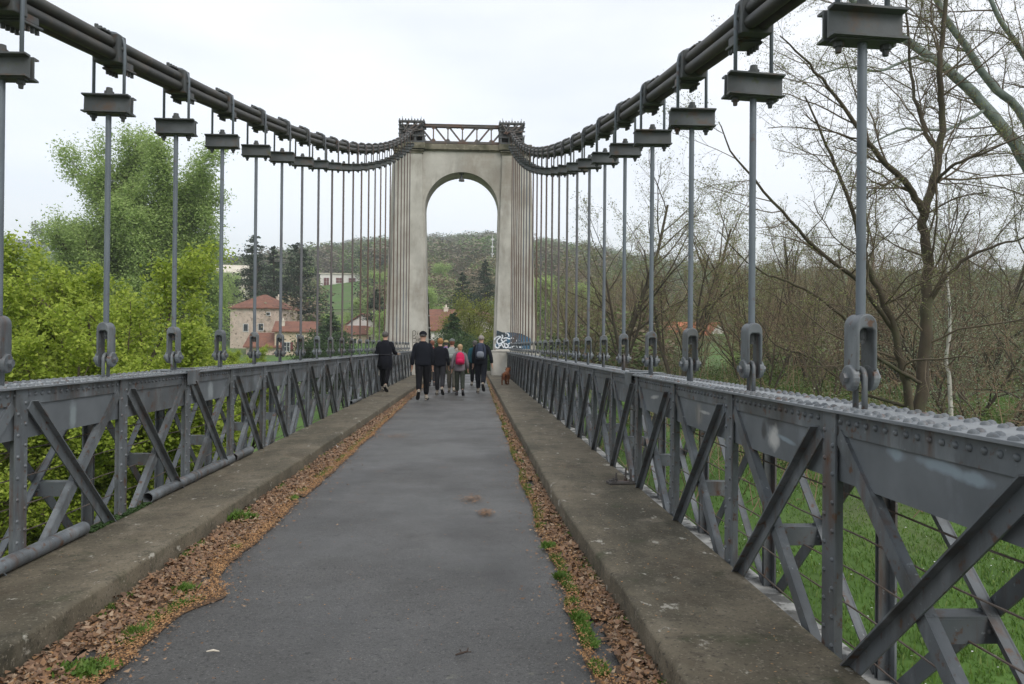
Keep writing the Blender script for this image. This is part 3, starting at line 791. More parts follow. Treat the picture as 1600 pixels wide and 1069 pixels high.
# sprayed marks fade over the near web plates: paint with its own place on each plate
def spray(name, spots, dark=()):
    m = mat(name, (0.165, 0.180, 0.192), (0.115, 0.128, 0.138), 3.0, 0.5, 0.2, 60, bdist=0.002, layers=[((0.28, 0.31, 0.34), 5.0, 0.58, 0.75, (1, 1, .5), 0.4)])
    t = m.node_tree; b = t.nodes['Principled BSDF']; L = t.links.new
    geo = N(t, 'ShaderNodeNewGeometry')
    cur = b.inputs['Base Color'].links[0].from_socket
    nz_ = N(t, 'ShaderNodeTexNoise'); nz_.inputs['Scale'].default_value = 18; L(geo.outputs[0], nz_.inputs['Vector'])
    for (c, rad_, colr, amt, ang) in spots:
        mp_ = N(t, 'ShaderNodeMapping', vector_type='TEXTURE'); mp_.inputs['Location'].default_value = c; mp_.inputs['Rotation'].default_value = (ang, 0, 0); mp_.inputs['Scale'].default_value = rad_
        L(geo.outputs[0], mp_.inputs[0])
        ln = N(t, 'ShaderNodeVectorMath', operation='LENGTH'); L(mp_.outputs[0], ln.inputs[0])
        ad_ = N(t, 'ShaderNodeMath', operation='MULTIPLY_ADD'); L(nz_.outputs[0], ad_.inputs[0]); ad_.inputs[1].default_value = 0.9; L(ln.outputs['Value'], ad_.inputs[2])
        mr = N(t, 'ShaderNodeMapRange'); L(ad_.outputs[0], mr.inputs[0]); mr.inputs[1].default_value = 0.9; mr.inputs[2].default_value = 1.5; mr.inputs[3].default_value = amt; mr.inputs[4].default_value = 0
        mx = N(t, 'ShaderNodeMix', data_type='RGBA'); L(mr.outputs[0], mx.inputs[0]); L(cur, mx.inputs[6]); mx.inputs[7].default_value = (*colr, 1)
        cur = mx.outputs[2]
    L(cur, b.inputs['Base Color'])
    return m
WH = (0.50, 0.50, 0.48); LB = (0.27, 0.33, 0.37); DK = (0.05, 0.05, 0.05)
xw = XR - PL
ZW = ZT - .20
WEBM = {
    (1, -1, -1): spray('plate_faded_blue_spray', [((xw, 2.60, 1.075), (1, .17, .026), LB, .9, .05), ((xw, 2.42, 1.062), (1, .13, .026), LB, .9, 0), ((xw, 2.86, 1.08), (1, .07, .030), LB, .9, 0)]),
    (1, 0, -1): spray('plate_white_dab', [((xw, 4.06, ZW + .07), (1, .13, .035), DK, .8, 0), ((xw, 4.20, ZW + .02), (1, .045, .06), DK, .8, 0), ((xw, 4.06, ZW - .01), (1, .085, .075), WH, 1, 0), ((xw, 3.9, ZW + .0), (1, .14, .014), LB, .8, .1)]),
    (1, 1, -1): spray('plate_faint_letters', [((xw, 5.42, ZW), (1, .10, .085), (0.25, 0.24, 0.22), .9, 0), ((xw, 5.47, ZW), (1, .012, .07), DK, .8, 0), ((xw, 5.38, ZW), (1, .012, .05), DK, .7, .3), ((xw, 5.30, ZW + .02), (1, .14, .014), WH, .7, 0)]),
    (1, 2, -1): spray('plate_pale_scribble', [((xw, 6.75, ZW + .03), (1, .16, .02), WH, .7, -.1)]),
    (-1, 0, 1): spray('plate_pale_run', [((XL + PL, 3.9, ZW - .02), (1, .05, .09), (0.30, 0.33, 0.33), .8, 0)]),
    (-1, 1, 1): spray('plate_pale_smudge', [((XL + PL, 5.35, ZW - .02), (1, .05, .13), (0.26, 0.30, 0.31), .9, 0)]),
    (-1, 3, 1): spray('plate_pale_patch', [((XL + PL, 8.1, ZW - .02), (1, .10, .11), (0.30, 0.33, 0.34), .9, 0)]),
}
SPL = {1: [yk(3) + .25, yk(10) + .2, yk(16) + .2], -1: [yk(3) + .05, yk(10) + .25, yk(16) + .2]}
GR = girder(XR, 1, 'grey riveted lattice girder forming the right parapet of the bridge')
GL = girder(XL, -1, 'grey riveted lattice girder forming the left parapet of the bridge')

# faded tag on near right plates is in the plate paint; drain pipes on the left walkway
def pipe(name, label, y0, y1, sag=0.0):
    rt = thing(name, label, 'pipe', (XL + HW - .015, y0, .17 + .046), 0, 'pipes along the left girder')
    L_ = y1 - y0
    b = MB(); n = 18
    for r0, flip in ((.045, 1),):
        b.cyl((0, 0, 0), (0, L_, 0), .045, n=n, caps=False)
    b.cyl((0, 0, 0), (0, L_, 0), .040, n=n, caps=False)
    # rims
    vs = []; 
    for y in (0, L_):
        base = len(b.v)
        ring = []
        for r in (.045, .040):
            for i in range(n):
                a = 2 * PI * i / n; ring.append((r * math.cos(a), y, r * math.sin(a)))
        b.add(ring, [(i, (i + 1) % n, n + (i + 1) % n, n + i) for i in range(n)])
    o = b.build('pipe_body', 'paint', rt, True); smooth_by_angle(o)
    for yy in ([.98] if L_ > 1.5 else []) + ([2.0] if L_ > 2.3 else []):
        b = MB(); b.cyl((0, yy, 0), (0, yy + .09, 0), .051, n=18); b.build('collar', 'yoke', rt, True)
pipe('drain_pipe', 'grey drain pipe on the left walkway nearest the camera', 1.6, 5.45)
pipe('drain_pipe', 'grey drain pipe with an open dark end, middle of the left walkway', 6.5, 8.72)
pipe('drain_pipe', 'short grey pipe length just beyond the open-ended pipe on the left walkway', 8.80, 9.45)
pipe('drain_pipe', 'short grey pipe at the foot of the left girder beside the walker', 17.2, 18.6)
# moss strip where a pipe is missing
n = 2600
P = np.stack([rng.uniform(XL + HW - .06, XL + HW + .02, n), rng.uniform(5.5, 6.5, n), rng.uniform(.172, .185, n)], 1)
V, F = leaf_quads(P, .018, rng, .7, 1.0)
tag(link('moss', mesh_arrays('moss', V, F), 'laurel'), 'dark moss strip on the left walkway between two drain pipes', 'moss', kind='stuff')

# ================================================================== HANGERS
def zc_rel(d): return 2.20 + .00363 * ((d + 14.3) ** 2 - 20.25 ** 2)
YCORR = 0.10
def zc(y): return EYE + zc_rel(y + .0) 
def slope(y): return 2 * .00363 * (y + 14.3)
def make_hanger(X, y, label, grp):
    H = thing('hanger', label, 'hanger', (X, y, ZT), 0, grp)
    zy = zc(y) - ZT - .42 - max(0, y - 12) * .006      # yoke centre, local
    # hook round the pin
    b = MB()
    pin = .135
    pts_ = [(0, -.040, -.03), (0, -.040, pin)] + [(0, -.040 * math.cos(a), pin + .040 * math.sin(a)) for a in (PI * i / 8 for i in range(1, 8))] + [(0, .040, pin), (0, .040, -.03)]
    b.tube(pts_, .0135, 8); b.build('hook', 'paint', H, True)
    # clevis: outer arch with rectangular window, arms with bosses
    def prof(w_, top, r, n=6):
        p = [(-w_, .03 + pin)]
        p += [(-w_, top - r)] + [(-w_ + .045 - .045 * math.cos(a), top - r + r * math.sin(a)) for a in (PI / 2 * i / n for i in range(1, n))] + [(-w_ + .045, top)]
        return p
    ow, iw, top, itop = .047, .032, .415, .352
    L_ = prof(ow, top, .055)
    outer = L_ + [(-x, z) for x, z in reversed(L_)]
    inner = [(-iw, pin + .03), (-iw, itop - .012), (-iw + .012, itop), (iw - .012, itop), (iw, itop - .012), (iw, pin + .03)]
    poly = outer + inner[::-1]
    b = MB(); b.prism(poly, -.058, .058); o = b.build('clevis', 'paint', H, bevel=.008, fixn=True); smooth_by_angle(o, 50)
    for e in (-1, 1):
        b = MB(); b.cyl((e * .031, 0, pin), (e * .062, 0, pin), .060, .055, 20); b.build('boss', 'paint', o, bevel=.006)
    b = MB(); b.cyl((-.076, 0, pin), (.076, 0, pin), .016, n=10)
    for e in (-1, 1): b.cyl((e * .060, 0, pin), (e * .084, 0, pin), .023, n=6)
    b.build('pin', 'paint', o)
    b = MB(); b.cyl((0, 0, itop - .045), (0, 0, itop - .004), .026, n=6); b.cyl((0, 0, itop - .065), (0, 0, itop - .04), .019, n=10); b.build('nut', 'dark_iron', o)
    # rod (unit length, scaled)
    b = MB(); b.cyl((0, 0, 0), (0, 0, 1), .0205, n=12, caps=False); r = b.build('rod', 'paint_rust', H, True)
    r.location = (0, 0, top - .06); r.scale = (1, 1, zy - top + .10)
    # yoke: I-beam across the bridge
    Y_ = MB(); hw, hh, fl, tt = .175, .068, .048, .010
    for q in (-1, 1):
        poly = [(q * .016, -hh), (q * .070, -hh), (q * .070, -hh + tt), (q * .026, -hh + tt + .006), (q * .026, hh - tt - .006), (q * .070, hh - tt), (q * .070, hh), (q * .016, hh)]
        Y_.prism(poly, -hw, hw, 'x')
    Y_.box((0, 0, hh + .003), (2 * hw - .06, .09, .008)); Y_.box((0, 0, -hh - .003), (2 * hw - .06, .09, .008))
    yo = Y_.build('yoke', 'yoke', H, fixn=True); yo.location = (0, 0, zy)
    b = MB(); b.cyl((0, 0, hh), (0, 0, hh + .035), .034, n=6); b.cyl((0, 0, hh + .035), (0, 0, hh + .062), .026, .022, 10); b.build('top_nut', 'dark_iron', yo)
    for e in (-1, 1):
        b = MB(); b.cyl((e * .112, 0, -hh - .004), (e * .112, 0, -hh - .03), .024, n=6); b.cyl((e * .112, 0, -hh - .03), (e * .112, 0, -hh - .055), .016, .013, 8); b.build('nut', 'dark_iron', yo)
    # stirrup over the cable
    zt_ = zc(y) - ZT
    b = MB(); hx = .112
    pts_ = [(-hx, 0, zy - hh), (-hx, 0, zt_ + .03)] + [(-hx * math.cos(a), 0, zt_ + .03 + .10 * math.sin(a)) for a in (PI * i / 8 for i in range(1, 8))] + [(hx, 0, zt_ + .03), (hx, 0, zy - hh)]
    b.tube(pts_, .0125, 8); b.build('stirrup', 'paint_rust', H, True)
    # clamp on the cable
    c = clampmesh(H); c.location = (0, 0, zt_); c.rotation_euler = (math.atan(slope(y)), 0, 0)
    return H
def clampmesh(H):
    b = MB()
    b.box((0, 0, 0), (.195, .15, .205)); b.box((0, .14, -.065), (.15, .20, .10)); b.box((0, .16, -.125), (.17, .22, .018)); b.box((0, -.08, .108), (.10, .26, .016))
    o = b.build('clamp', 'dark_iron', H, bevel=.006)
    b = MB()
    for i in range(4):
        for e in (-1, 1):
            b.cyl((e * .06, .085 + i * .05, -.134), (e * .06, .085 + i * .05, -.165), .013, n=6)
    for i in range(4): b.cyl((0, -.19 + i * .06, .116), (0, -.19 + i * .06, .14), .014, n=6)
    for e in (-1, 1): b.cyl((e * .0975, 0, .0), (e * .112, 0, .0), .02, n=8)
    b.build('clamp_bolts', 'dark_iron', o)['kind'] = 'stuff'
    return o
ORD = ['first', 'second', 'third', 'fourth', 'fifth', 'sixth', 'seventh', 'eighth', 'ninth', 'tenth', 'eleventh', 'twelfth', 'thirteenth']
def hanger_set(X, sidename):
    proto = None
    grp = 'hangers of the %s cable' % sidename
    for k in range(-3, KMAX + 1):
        y = yk(k)
        i = k - (0 if sidename == 'right' else 1)
        if i < 0: lab = 'grey suspension hanger on the %s girder beside the camera, %s outside the frame' % (sidename, ORD[-i - 1])
        elif i < 12: lab = 'grey suspension hanger on the %s girder, %s from the front' % (sidename, ORD[i])
        else:
            lab = 'thin rusty suspension hanger on the %s girder, %s before the tower' % (sidename, ORD[KMAX - k])
        rh = random.Random(int(k * 7 + X * 100))
        if proto is None:
            proto = make_hanger(X, y, lab, grp); H = proto
        else:
            H = copy_tree(proto, lab)
            H.location = (X, y, ZT)
            zy = zc(y) - ZT - .42 - max(0, y - 12) * .006
            for ch in [c for c in bpy.data.objects if c.parent == H]:
                nm = ch.name.split('.')[0]
                if nm == 'rod': ch.scale = (1, 1, zy - .415 + .10)
                elif nm == 'yoke': ch.location.z = zy; ch.rotation_euler = (0, rh.uniform(-.025, .025), rh.uniform(-.09, .09))
                elif nm == 'clevis': ch.rotation_euler = (0, 0, rh.uniform(-.07, .07))
                elif nm == 'clamp':
                    ch.location.z = zc(y) - ZT; ch.rotation_euler.x = math.atan(slope(y))
                elif nm == 'stirrup':
                    hx = .112; zt_ = zc(y) - ZT; b = MB()
                    pts_ = [(-hx, 0, zy - .068), (-hx, 0, zt_ + .03)] + [(-hx * math.cos(a), 0, zt_ + .03 + .10 * math.sin(a)) for a in (PI * i_ / 8 for i_ in range(1, 8))] + [(hx, 0, zt_ + .03), (hx, 0, zy - .068)]
                    b.tube(pts_, .0125, 8); me_ = b.mesh('stirrup'); me_.materials.append(M['paint_rust']); ch.data = me_
                    me_.polygons.foreach_set('use_smooth', [True] * len(me_.polygons))
hanger_set(XR, 'right')
hanger_set(XL, 'left')

# ================================================================== MAIN CABLES with back-stays
YS = 37.0     # saddle
def main_cable(X, label):
    rt = thing('suspension_cable', label, 'cable', (X, 0, 0))
    ys = np.concatenate([np.arange(-12, 35.5, .8), [36.0]])
    zs = zc(36.0)
    for (ox, oz) in ((-.042, -.042), (.042, -.042), (-.042, .042), (.042, .042)):
        pts_ = [(ox, y, zc(y) + oz) for y in ys] + [(ox, YS - .4, zs + .12 + oz), (ox, YS, zs + .16 + oz), (ox, YS + .4, zs + .06 + oz), (ox, 47.2, 5.2 + oz), (ox, 53.5, .4 + oz)]
        b = MB(); b.tube(pts_, .042, 10); b.build('strand', 'cable', rt, True)
    b = MB()
    for i in range(14):
        t = (i + 1) / 15; p0 = Vector((0, YS + .4, zs + .06)); p1 = Vector((0, 53.5, .4)); p = p0.lerp(p1, t)
        b.box(p, (.26, .10, .06)); b.cyl(p + Vector((-.17, 0, 0)), p + Vector((.17, 0, 0)), .02, n=6)
    o = b.build('cable_clips', 'whitewash', rt); o['kind'] = 'stuff'
    b = MB(); b.box((0, 54.2, -.9), (1.0, 2.0, 2.8)); b.build('anchor_block', 'cap', rt, bevel=.03)
main_cable(XR, 'thick twin-strand main suspension cable above the right girder')
main_cable(XL, 'thick twin-strand main suspension cable above the left girder')

# ================================================================== TOWER
TX = -.504; FY = 35.3
T = thing('bridge_tower', 'tall pale concrete portal tower with a round arch spanning the road', 'tower', (TX, FY, 0))
# local coordinates, y from front face
rin0, rin1, zs_, ra = 1.50, 1.66, 7.66, 1.66
# wall between pilasters with the arch opening
zb_ = -6.0
def opening(n=28):
    L_ = [(-rin0 , zb_), (-rin0, 1.3)]
    pts_ = [(-rin0, zb_), (-rin0, 1.27), (-rin1, zs_)]
    for i in range(1, n): 
        a = PI - PI * i / n; pts_.append((ra * math.cos(a), zs_ + ra * math.sin(a)))
    pts_ += [(rin1, zs_), (rin0, 1.27), (rin0, zb_)]
    return pts_
op = opening()
poly = [(-2.6, zb_), (-2.6, 10.25), (2.6, 10.25), (2.6, zb_)] + op[::-1]
b = MB()
# build as quad strips (front, back, reveal) so the arch stays clean
n = len(op)
half = n // 2
def outer_for(i):
    x, z = op[i]
    if i <= 2: return (-2.6, z)
    if i >= n - 3: return (2.6, z)
    a = (i - 2) / (n - 5)
    # walk the outer boundary from (-2.6,zs) up, across the top, and down
    per = [(-2.6, zs_), (-2.6, 10.25), (2.6, 10.25), (2.6, zs_)]
    seg = [10.25 - zs_, 5.2, 10.25 - zs_]; tot = sum(seg); d = a * tot
    for s_, (p, q) in zip(seg, zip(per, per[1:])):
        if d <= s_ + 1e-9: return (lerp(p[0], q[0], d / s_), lerp(p[1], q[1], d / s_))
        d -= s_
    return per[-1]
V = []
for y in (.12, 1.55):
    for i in range(n): V.append((op[i][0], y, op[i][1]))
    for i in range(n): o_ = outer_for(i); V.append((o_[0], y, o_[1]))
F = []
for i in range(n - 1):
    F.append((i, i + 1, n + i + 1, n + i)); F.append((2 * n + i, 3 * n + i, 3 * n + i + 1, 2 * n + i + 1))
    F.append((i, 2 * n + i, 2 * n + i + 1, i + 1))
b.add(V, F)
b.build('arch_wall', 'tower', T, fixn=True)
for s in (-1, 1):
    b = MB()
    # tapered pilaster, front
    def taper(x0b, x1b, x0t, x1t, y0, y1, z0, z1, yb0=None):
        yb0 = y0 if yb0 is None else yb0
        vs = [(x0b, yb0, z0), (x1b, yb0, z0), (x1b, y1, z0), (x0b, y1, z0), (x0t, y0, z1), (x1t, y0, z1), (x1t, y1, z1), (x0t, y1, z1)]
        b.add([(s * x, y, z) for x, y, z in vs], [(0, 3, 2, 1), (4, 5, 6, 7), (0, 1, 5, 4), (1, 2, 6, 5), (2, 3, 7, 6), (3, 0, 4, 7)])
    taper(1.58, 3.20, 1.80, 2.98, 0, 1.66, 1.2, 10.12, 0)
    taper(2.9, 3.42, 2.7, 3.14, .28, 1.40, 1.2, 10.10)
    b.build('pier', 'tower', T, fixn=True, bevel=.02)
    b = MB(); taper(1.42, 3.6, 1.42, 3.6, -.42, 2.1, -6.0, 1.22); taper(1.40, 3.63, 1.44, 3.6, -.45, 2.12, 1.22, 1.28)
    b.build('plinth', 'tower', T, fixn=True, bevel=.02)
    b = MB()
    for i, (z, ov, h) in enumerate(((10.10, .04, .07), (10.20, .08, .07), (10.30, .14, .26))):
        b.box((s * 2.40, .83, z + h / 2), (1.2 + 2 * ov, 1.66 + 2 * ov, h))
        b.box((s * 2.40, .83, z + h + .012), (1.2, 1.66, .03))
    b.build('capital', 'cap', T, bevel=.012)
b = MB(); b.box((0, .83, 10.42), (3.35, 1.70, .25)); b.box((0, .83, 10.27), (3.35, 1.56, .05))
b.build('cornice', 'cap', T, bevel=.015)
# graffiti on the piers, thin paint films 3 mm proud of the face
def strokes(pl, w_, y, sx, sz, ox, oz):
    b = MB()
    for ln in pl:
        ww = w_
        P = [Vector((ox + x * sx, oz + z * sz)) for x, z in ln]
        L_ = []; R_ = []
        for i, p in enumerate(P):
            d = (P[min(i + 1, len(P) - 1)] - P[max(i - 1, 0)]).normalized(); nn = Vector((-d.y, d.x)) * ww / 2
            L_.append(p + nn); R_.append(p - nn)
        vs = [(p.x, y, p.y) for p in L_] + [(p.x, y, p.y) for p in R_]; m = len(P)
        b.add(vs, [(i, i + 1, m + i + 1, m + i) for i in range(m - 1)]); y -= .0008
    return b
M['tag_dark'] = flat('faded_black_marker', (0.10, 0.085, 0.07))
M['tag_blue'] = mat('blue_black_spray', (0.05, 0.13, 0.21), (0.035, 0.05, 0.06), 2.2, 0.8, lo=.42, hi=.55)
M['tag_white'] = flat('white_spray', (0.80, 0.84, 0.88))
def px2l(px, py): return ((px - 719.5 - (px - 719.5) * 0) * .0291 + 0.0, EYE + (hz(px) - py) * .0291)
def tagpts(lst, x0, y0, sc): return [[px2l(x0 + a / sc, y0 + c / sc) for a, c in ln] for ln in lst]
def smoothline(ln, k=4):
    out = []
    n_ = len(ln)
    for i in range(n_ - 1):
        p0 = ln[max(i - 1, 0)]; p1 = ln[i]; p2 = ln[i + 1]; p3 = ln[min(i + 2, n_ - 1)]
        for j in range(k):
            t = j / k
            out.append(tuple(.5 * ((2 * p1[d]) + (-p0[d] + p2[d]) * t + (2 * p0[d] - 5 * p1[d] + 4 * p2[d] - p3[d]) * t * t + (-p0[d] + 3 * p1[d] - 3 * p2[d] + p3[d]) * t ** 3) for d in (0, 1)))
    out.append(ln[-1]); return out
BI = [[(345, 380), (345, 960)], [(345, 385), (400, 370), (445, 410), (440, 480), (400, 535), (355, 545)], [(450, 550), (445, 600), (400, 625), (360, 635)], [(395, 625), (450, 640), (490, 670), (465, 715)],
      [(345, 765), (440, 750), (520, 780), (550, 835), (520, 890), (470, 930)], [(500, 440), (505, 510)], [(498, 405), (502, 418)], [(545, 670), (590, 660), (580, 625), (545, 640), (540, 690), (570, 720), (605, 710)]]
b = strokes([smoothline(l) if len(l) > 2 else l for l in tagpts(BI, 630, 500, 21.38)], .028, -.0031, 1, 1, 0, 0)
b.build('marker_scrawl', 'tag_dark', T)
WT = [[(225, 510), (270, 450), (340, 415), (400, 415), (430, 440)], [(430, 430), (350, 480), (310, 550), (340, 620), (420, 620), (500, 580), (560, 530), (610, 520)], [(455, 360), (480, 420), (440, 520), (490, 560)],
      [(500, 480), (560, 455), (640, 460)], [(555, 300), (600, 330), (560, 380), (620, 330), (660, 360), (665, 415)], [(270, 640), (260, 700), (310, 755), (370, 740), (370, 660), (330, 620)], [(400, 700), (450, 650), (480, 700), (520, 750)],
      [(520, 600), (540, 680), (560, 740), (620, 740), (650, 690), (600, 640), (560, 620)], [(650, 640), (740, 600), (745, 620)], [(640, 470), (700, 480), (760, 450)], [(660, 750), (740, 740), (830, 690)], [(800, 450), (830, 490)],
      [(885, 510), (890, 560)], [(895, 690), (920, 750)], [(1000, 530), (1010, 565)], [(980, 730), (1070, 740)]]
b = MB()
pb = [(185, 230), (330, 235), (480, 290), (800, 290), (1060, 330), (1250, 430), (1330, 470), (1330, 790), (185, 790)]
pp = [px2l(760 + a / 19.44, 505 + c / 19.44) for a, c in pb]
pp = [(min(max(x, 1.60 + (z - 1.27) * .025), 3.16), max(z, 1.30)) for x, z in pp]
b.prism(pp, -.0032, -.0005)
b.build('spray_patch', 'tag_blue', T)
b = strokes([smoothline(l) if len(l) > 2 else l for l in tagpts(WT, 760, 505, 19.44)], .058, -.0048, 1, 1, 0, 0)
b.build('spray_lettering', 'tag_white', T)
# lamp under the arch
rt = thing('arch_lamp', 'small dark floodlight hanging under the crown of the arch', 'lamp', (TX - .02, FY + .35, 9.32))
b = MB(); b.cyl((0, 0, 0.03), (0, 0, -.14), .035, n=8); b.box((0, 0, -.03), (.22, .1, .05)); b.build('bracket', 'dark_iron', rt)
b = MB(); b.cyl((0, 0, -.13), (0, 0, -.34), .05, .13, 14); b.cyl((0, 0, -.34), (0, 0, -.37), .135, .135, 14); b.build('lamp_shade', 'dark_iron', rt)

# saddles: dense cages of plates, rods and bolts
def saddle(X, label):
    rt = thing('cable_saddle', label, 'saddle', (X, FY + .25, 10.56))
    b = MB(); b.box((0, .35, .05), (1.15, 1.3, .10))
    for x in (-.50, -.12, .16, .52): b.box((x, .35, .20), (.10, 1.2, .22))
    b.box((0, .35, .34), (1.15, 1.25, .09)); b.build('rocker_base', 'dark_iron', rt, bevel=.01)
    b = MB()
    for y in (-.2, .9):
        for x in (-.52, -.20, .12, .44): b.box((x, y, .66), (.10, .05, .60))
        b.box((0, y, .97), (1.18, .12, .10)); b.box((0, y - .02, .62), (1.15, .07, .06))
    for x in (-.55, .55): b.box((x, .35, .97), (.08, 1.2, .1))
    b.box((0, .42, .70), (1.02, .5, .5)); b.box((-.28, -.02, .66), (.30, .3, .34)); b.box((.30, .0, .60), (.26, .3, .30))
    b.build('frame', 'dark_iron', rt, bevel=.008)
    b = MB()
    rg = random.Random(int(abs(X) * 10))
    for i in range(9):
        x = -.54 + i * .135
        b.cyl((x, -.34, .95 + .02 * (i % 2)), (x, -.18, .95 + .02 * (i % 2)), .042, n=6)
        b.cyl((x, -.30, .80), (x, -.18, .80), .03, n=6); b.cyl((x, -.26, .97), (x, -.26, 1.08), .03, n=6)
    for x in (-.42, 0, .42): b.cyl((x, -.22, .95), (x, -.22, 1.20), .016, .010, 6)
    for i in range(6):
        b.cyl((-.6, -.25, .42 + i * .095), (.6, -.25, .42 + i * .095), .022, n=6) if i % 2 == 0 else None
    b.build('bolts', 'dark_iron', rt)
    b = MB()
    for (x0, z0, x1, z1) in ((-.45, .92, -.2, .50), (-.1, .92, -.34, .46), (.30, .92, -.26, .44), (.50, .60, -.1, .46), (-.4, .5, .3, .62), (.45, .90, .05, .5)):
        b.cyl((x0, -.30, z0), (x1, -.38, z1), .030, n=8)
    b.build('tie_rods', 'truss_rust', rt)
saddle(XL - .02, 'dark iron cable saddle with bolts and rods on the left pier top')
saddle(XR + .02, 'dark iron cable saddle with bolts and rods on the right pier top')
# crown truss
rt = thing('crown_truss', 'rusty riveted lattice beam joining the two saddles over the arch', 'truss beam', (TX, FY + .35, 0))
z0, z1 = 10.68, 11.44
b = MB(); b.box((0, 0, z1), (3.95, .24, .13)); b.box((0, -.125, z1 + .05), (3.95, .03, .03)); b.build('top_chord', 'truss_rust', rt, bevel=.006)
b = MB(); b.box((0, 0, z0), (3.95, .24, .11)); b.build('bottom_chord', 'truss_rust', rt, bevel=.006)
for i in range(-3, 4):
    x = i * .655
    if abs(i) < 3:
        b = MB(); b.box((x, -.05, (z0 + z1) / 2), (.055, .05, z1 - z0 - .10)); b.build('post', 'truss_rust', rt)
for i in range(3):
    for s in (-1, 1):
        b = MB(); b.bar((s * ((i + 1) * .655 - .09), -.02, z1 - .09), (s * (i * .655 + .09), -.02, z0 + .08), .075, .04, (0, 1, 0)); b.build('diagonal', 'truss_rust', rt)
for i in range(-2, 3):
    for z, sg in ((z1 - .10, -1), (z0 + .09, 1)):
        b = MB(); b.prism([(i * .655 - .12, z - sg * .04), (i * .655 + .12, z - sg * .04), (i * .655 + .05, z + sg * .07), (i * .655 - .05, z + sg * .07)], -.085, -.077); b.build('gusset', 'truss_rust', rt, fixn=True)
# ================================================================== PEOPLE
def skin(name, verts, edges, radii, m, parent, sub=1, root=0):
    me = bpy.data.meshes.new(name); me.from_pydata([tuple(v) for v in verts], edges, []); me.update()
    o = bpy.data.objects.new(name, me); COL.objects.link(o)
    md = o.modifiers.new('skin', 'SKIN'); md.use_smooth_shade = True
    sv = me.skin_vertices[0].data
    for i, r in enumerate(radii):
        sv[i].radius = (r, r) if not hasattr(r, '__len__') else r
        sv[i].use_root = (i == root)
    s_ = o.modifiers.new('sub', 'SUBSURF'); s_.levels = sub; s_.render_levels = sub
    dg = bpy.context.evaluated_depsgraph_get(); dg.update()
    ev = o.evaluated_get(dg); nm = bpy.data.meshes.new_from_object(ev)
    bpy.data.objects.remove(o)
    nm.name = name
    nm.materials.clear()
    r = link(name, nm, m, parent, True)
    return r
def cloth(nm, c, rough=0.9, light=None):
    return mat(nm, tuple(c), tuple(x * 0.72 for x in c), 7.0, rough, 0.5, 25, coord='obj', bdist=0.01, spec=0.12)
M['skin'] = mat('skin', (0.52, 0.31, 0.22), (0.46, 0.26, 0.18), 5.0, 0.6, coord='obj')
M['black_cloth'] = cloth('black_cloth', (0.011, 0.012, 0.017))
M['navy_cloth'] = cloth('navy_cloth', (0.013, 0.015, 0.021))
M['dark_trouser'] = cloth('dark_trouser_cloth', (0.009, 0.009, 0.011))
M['grey_trouser'] = cloth('grey_trouser_cloth', (0.032, 0.032, 0.036))
M['olive_trouser'] = cloth('olive_trouser_cloth', (0.11, 0.105, 0.085))
M['green_trouser'] = cloth('dark_green_trouser_cloth', (0.045, 0.052, 0.04))
M['beige_cloth'] = cloth('beige_jacket_cloth', (0.33, 0.29, 0.25))
M['mauve_cloth'] = cloth('mauve_grey_cloth', (0.20, 0.175, 0.19))
M['purple_cloth'] = cloth('purple_cloth', (0.22, 0.15, 0.33))
M['red_cloth'] = cloth('dark_red_cloth', (0.20, 0.035, 0.035))
M['teal_cloth'] = cloth('teal_cloth', (0.015, 0.07, 0.09))
M['tan_cloth'] = cloth('tan_shorts_cloth', (0.22, 0.12, 0.05))
M['pink_pack'] = cloth('pink_nylon', (0.62, 0.02, 0.10), 0.6)
M['dark_pack'] = cloth('navy_grey_nylon', (0.04, 0.052, 0.085), 0.6)
M['grey_trim'] = cloth('grey_trim', (0.22, 0.24, 0.28), 0.6)
M['light_pack'] = cloth('pale_grey_nylon', (0.30, 0.33, 0.31), 0.6)
M['sole'] = flat('black_rubber_sole', (0.012, 0.012, 0.014))
M['shoe_light'] = flat('pale_shoe', (0.34, 0.30, 0.24))
M['shoe_dark'] = flat('dark_shoe', (0.05, 0.045, 0.045))
M['hair_ginger'] = mat('ginger_hair', (0.40, 0.20, 0.07), (0.26, 0.12, 0.04), 30, 0.7, .5, 60, coord='obj')
M['hair_grey'] = mat('grey_hair', (0.34, 0.30, 0.27), (0.20, 0.18, 0.16), 30, 0.7, .5, 60, coord='obj')
M['hair_dark'] = mat('dark_grey_hair', (0.11, 0.10, 0.095), (0.06, 0.055, 0.05), 30, 0.7, .5, 60, coord='obj')
M['hair_blond'] = mat('blond_hair', (0.47, 0.32, 0.18), (0.34, 0.21, 0.11), 30, 0.7, .5, 60, coord='obj')
M['hair_auburn'] = mat('auburn_hair', (0.22, 0.08, 0.04), (0.14, 0.05, 0.03), 30, 0.7, .5, 60, coord='obj')
M['cap_grey'] = cloth('grey_cap_cloth', (0.16, 0.18, 0.165))
M['hat_straw'] = cloth('straw_hat', (0.42, 0.33, 0.18))

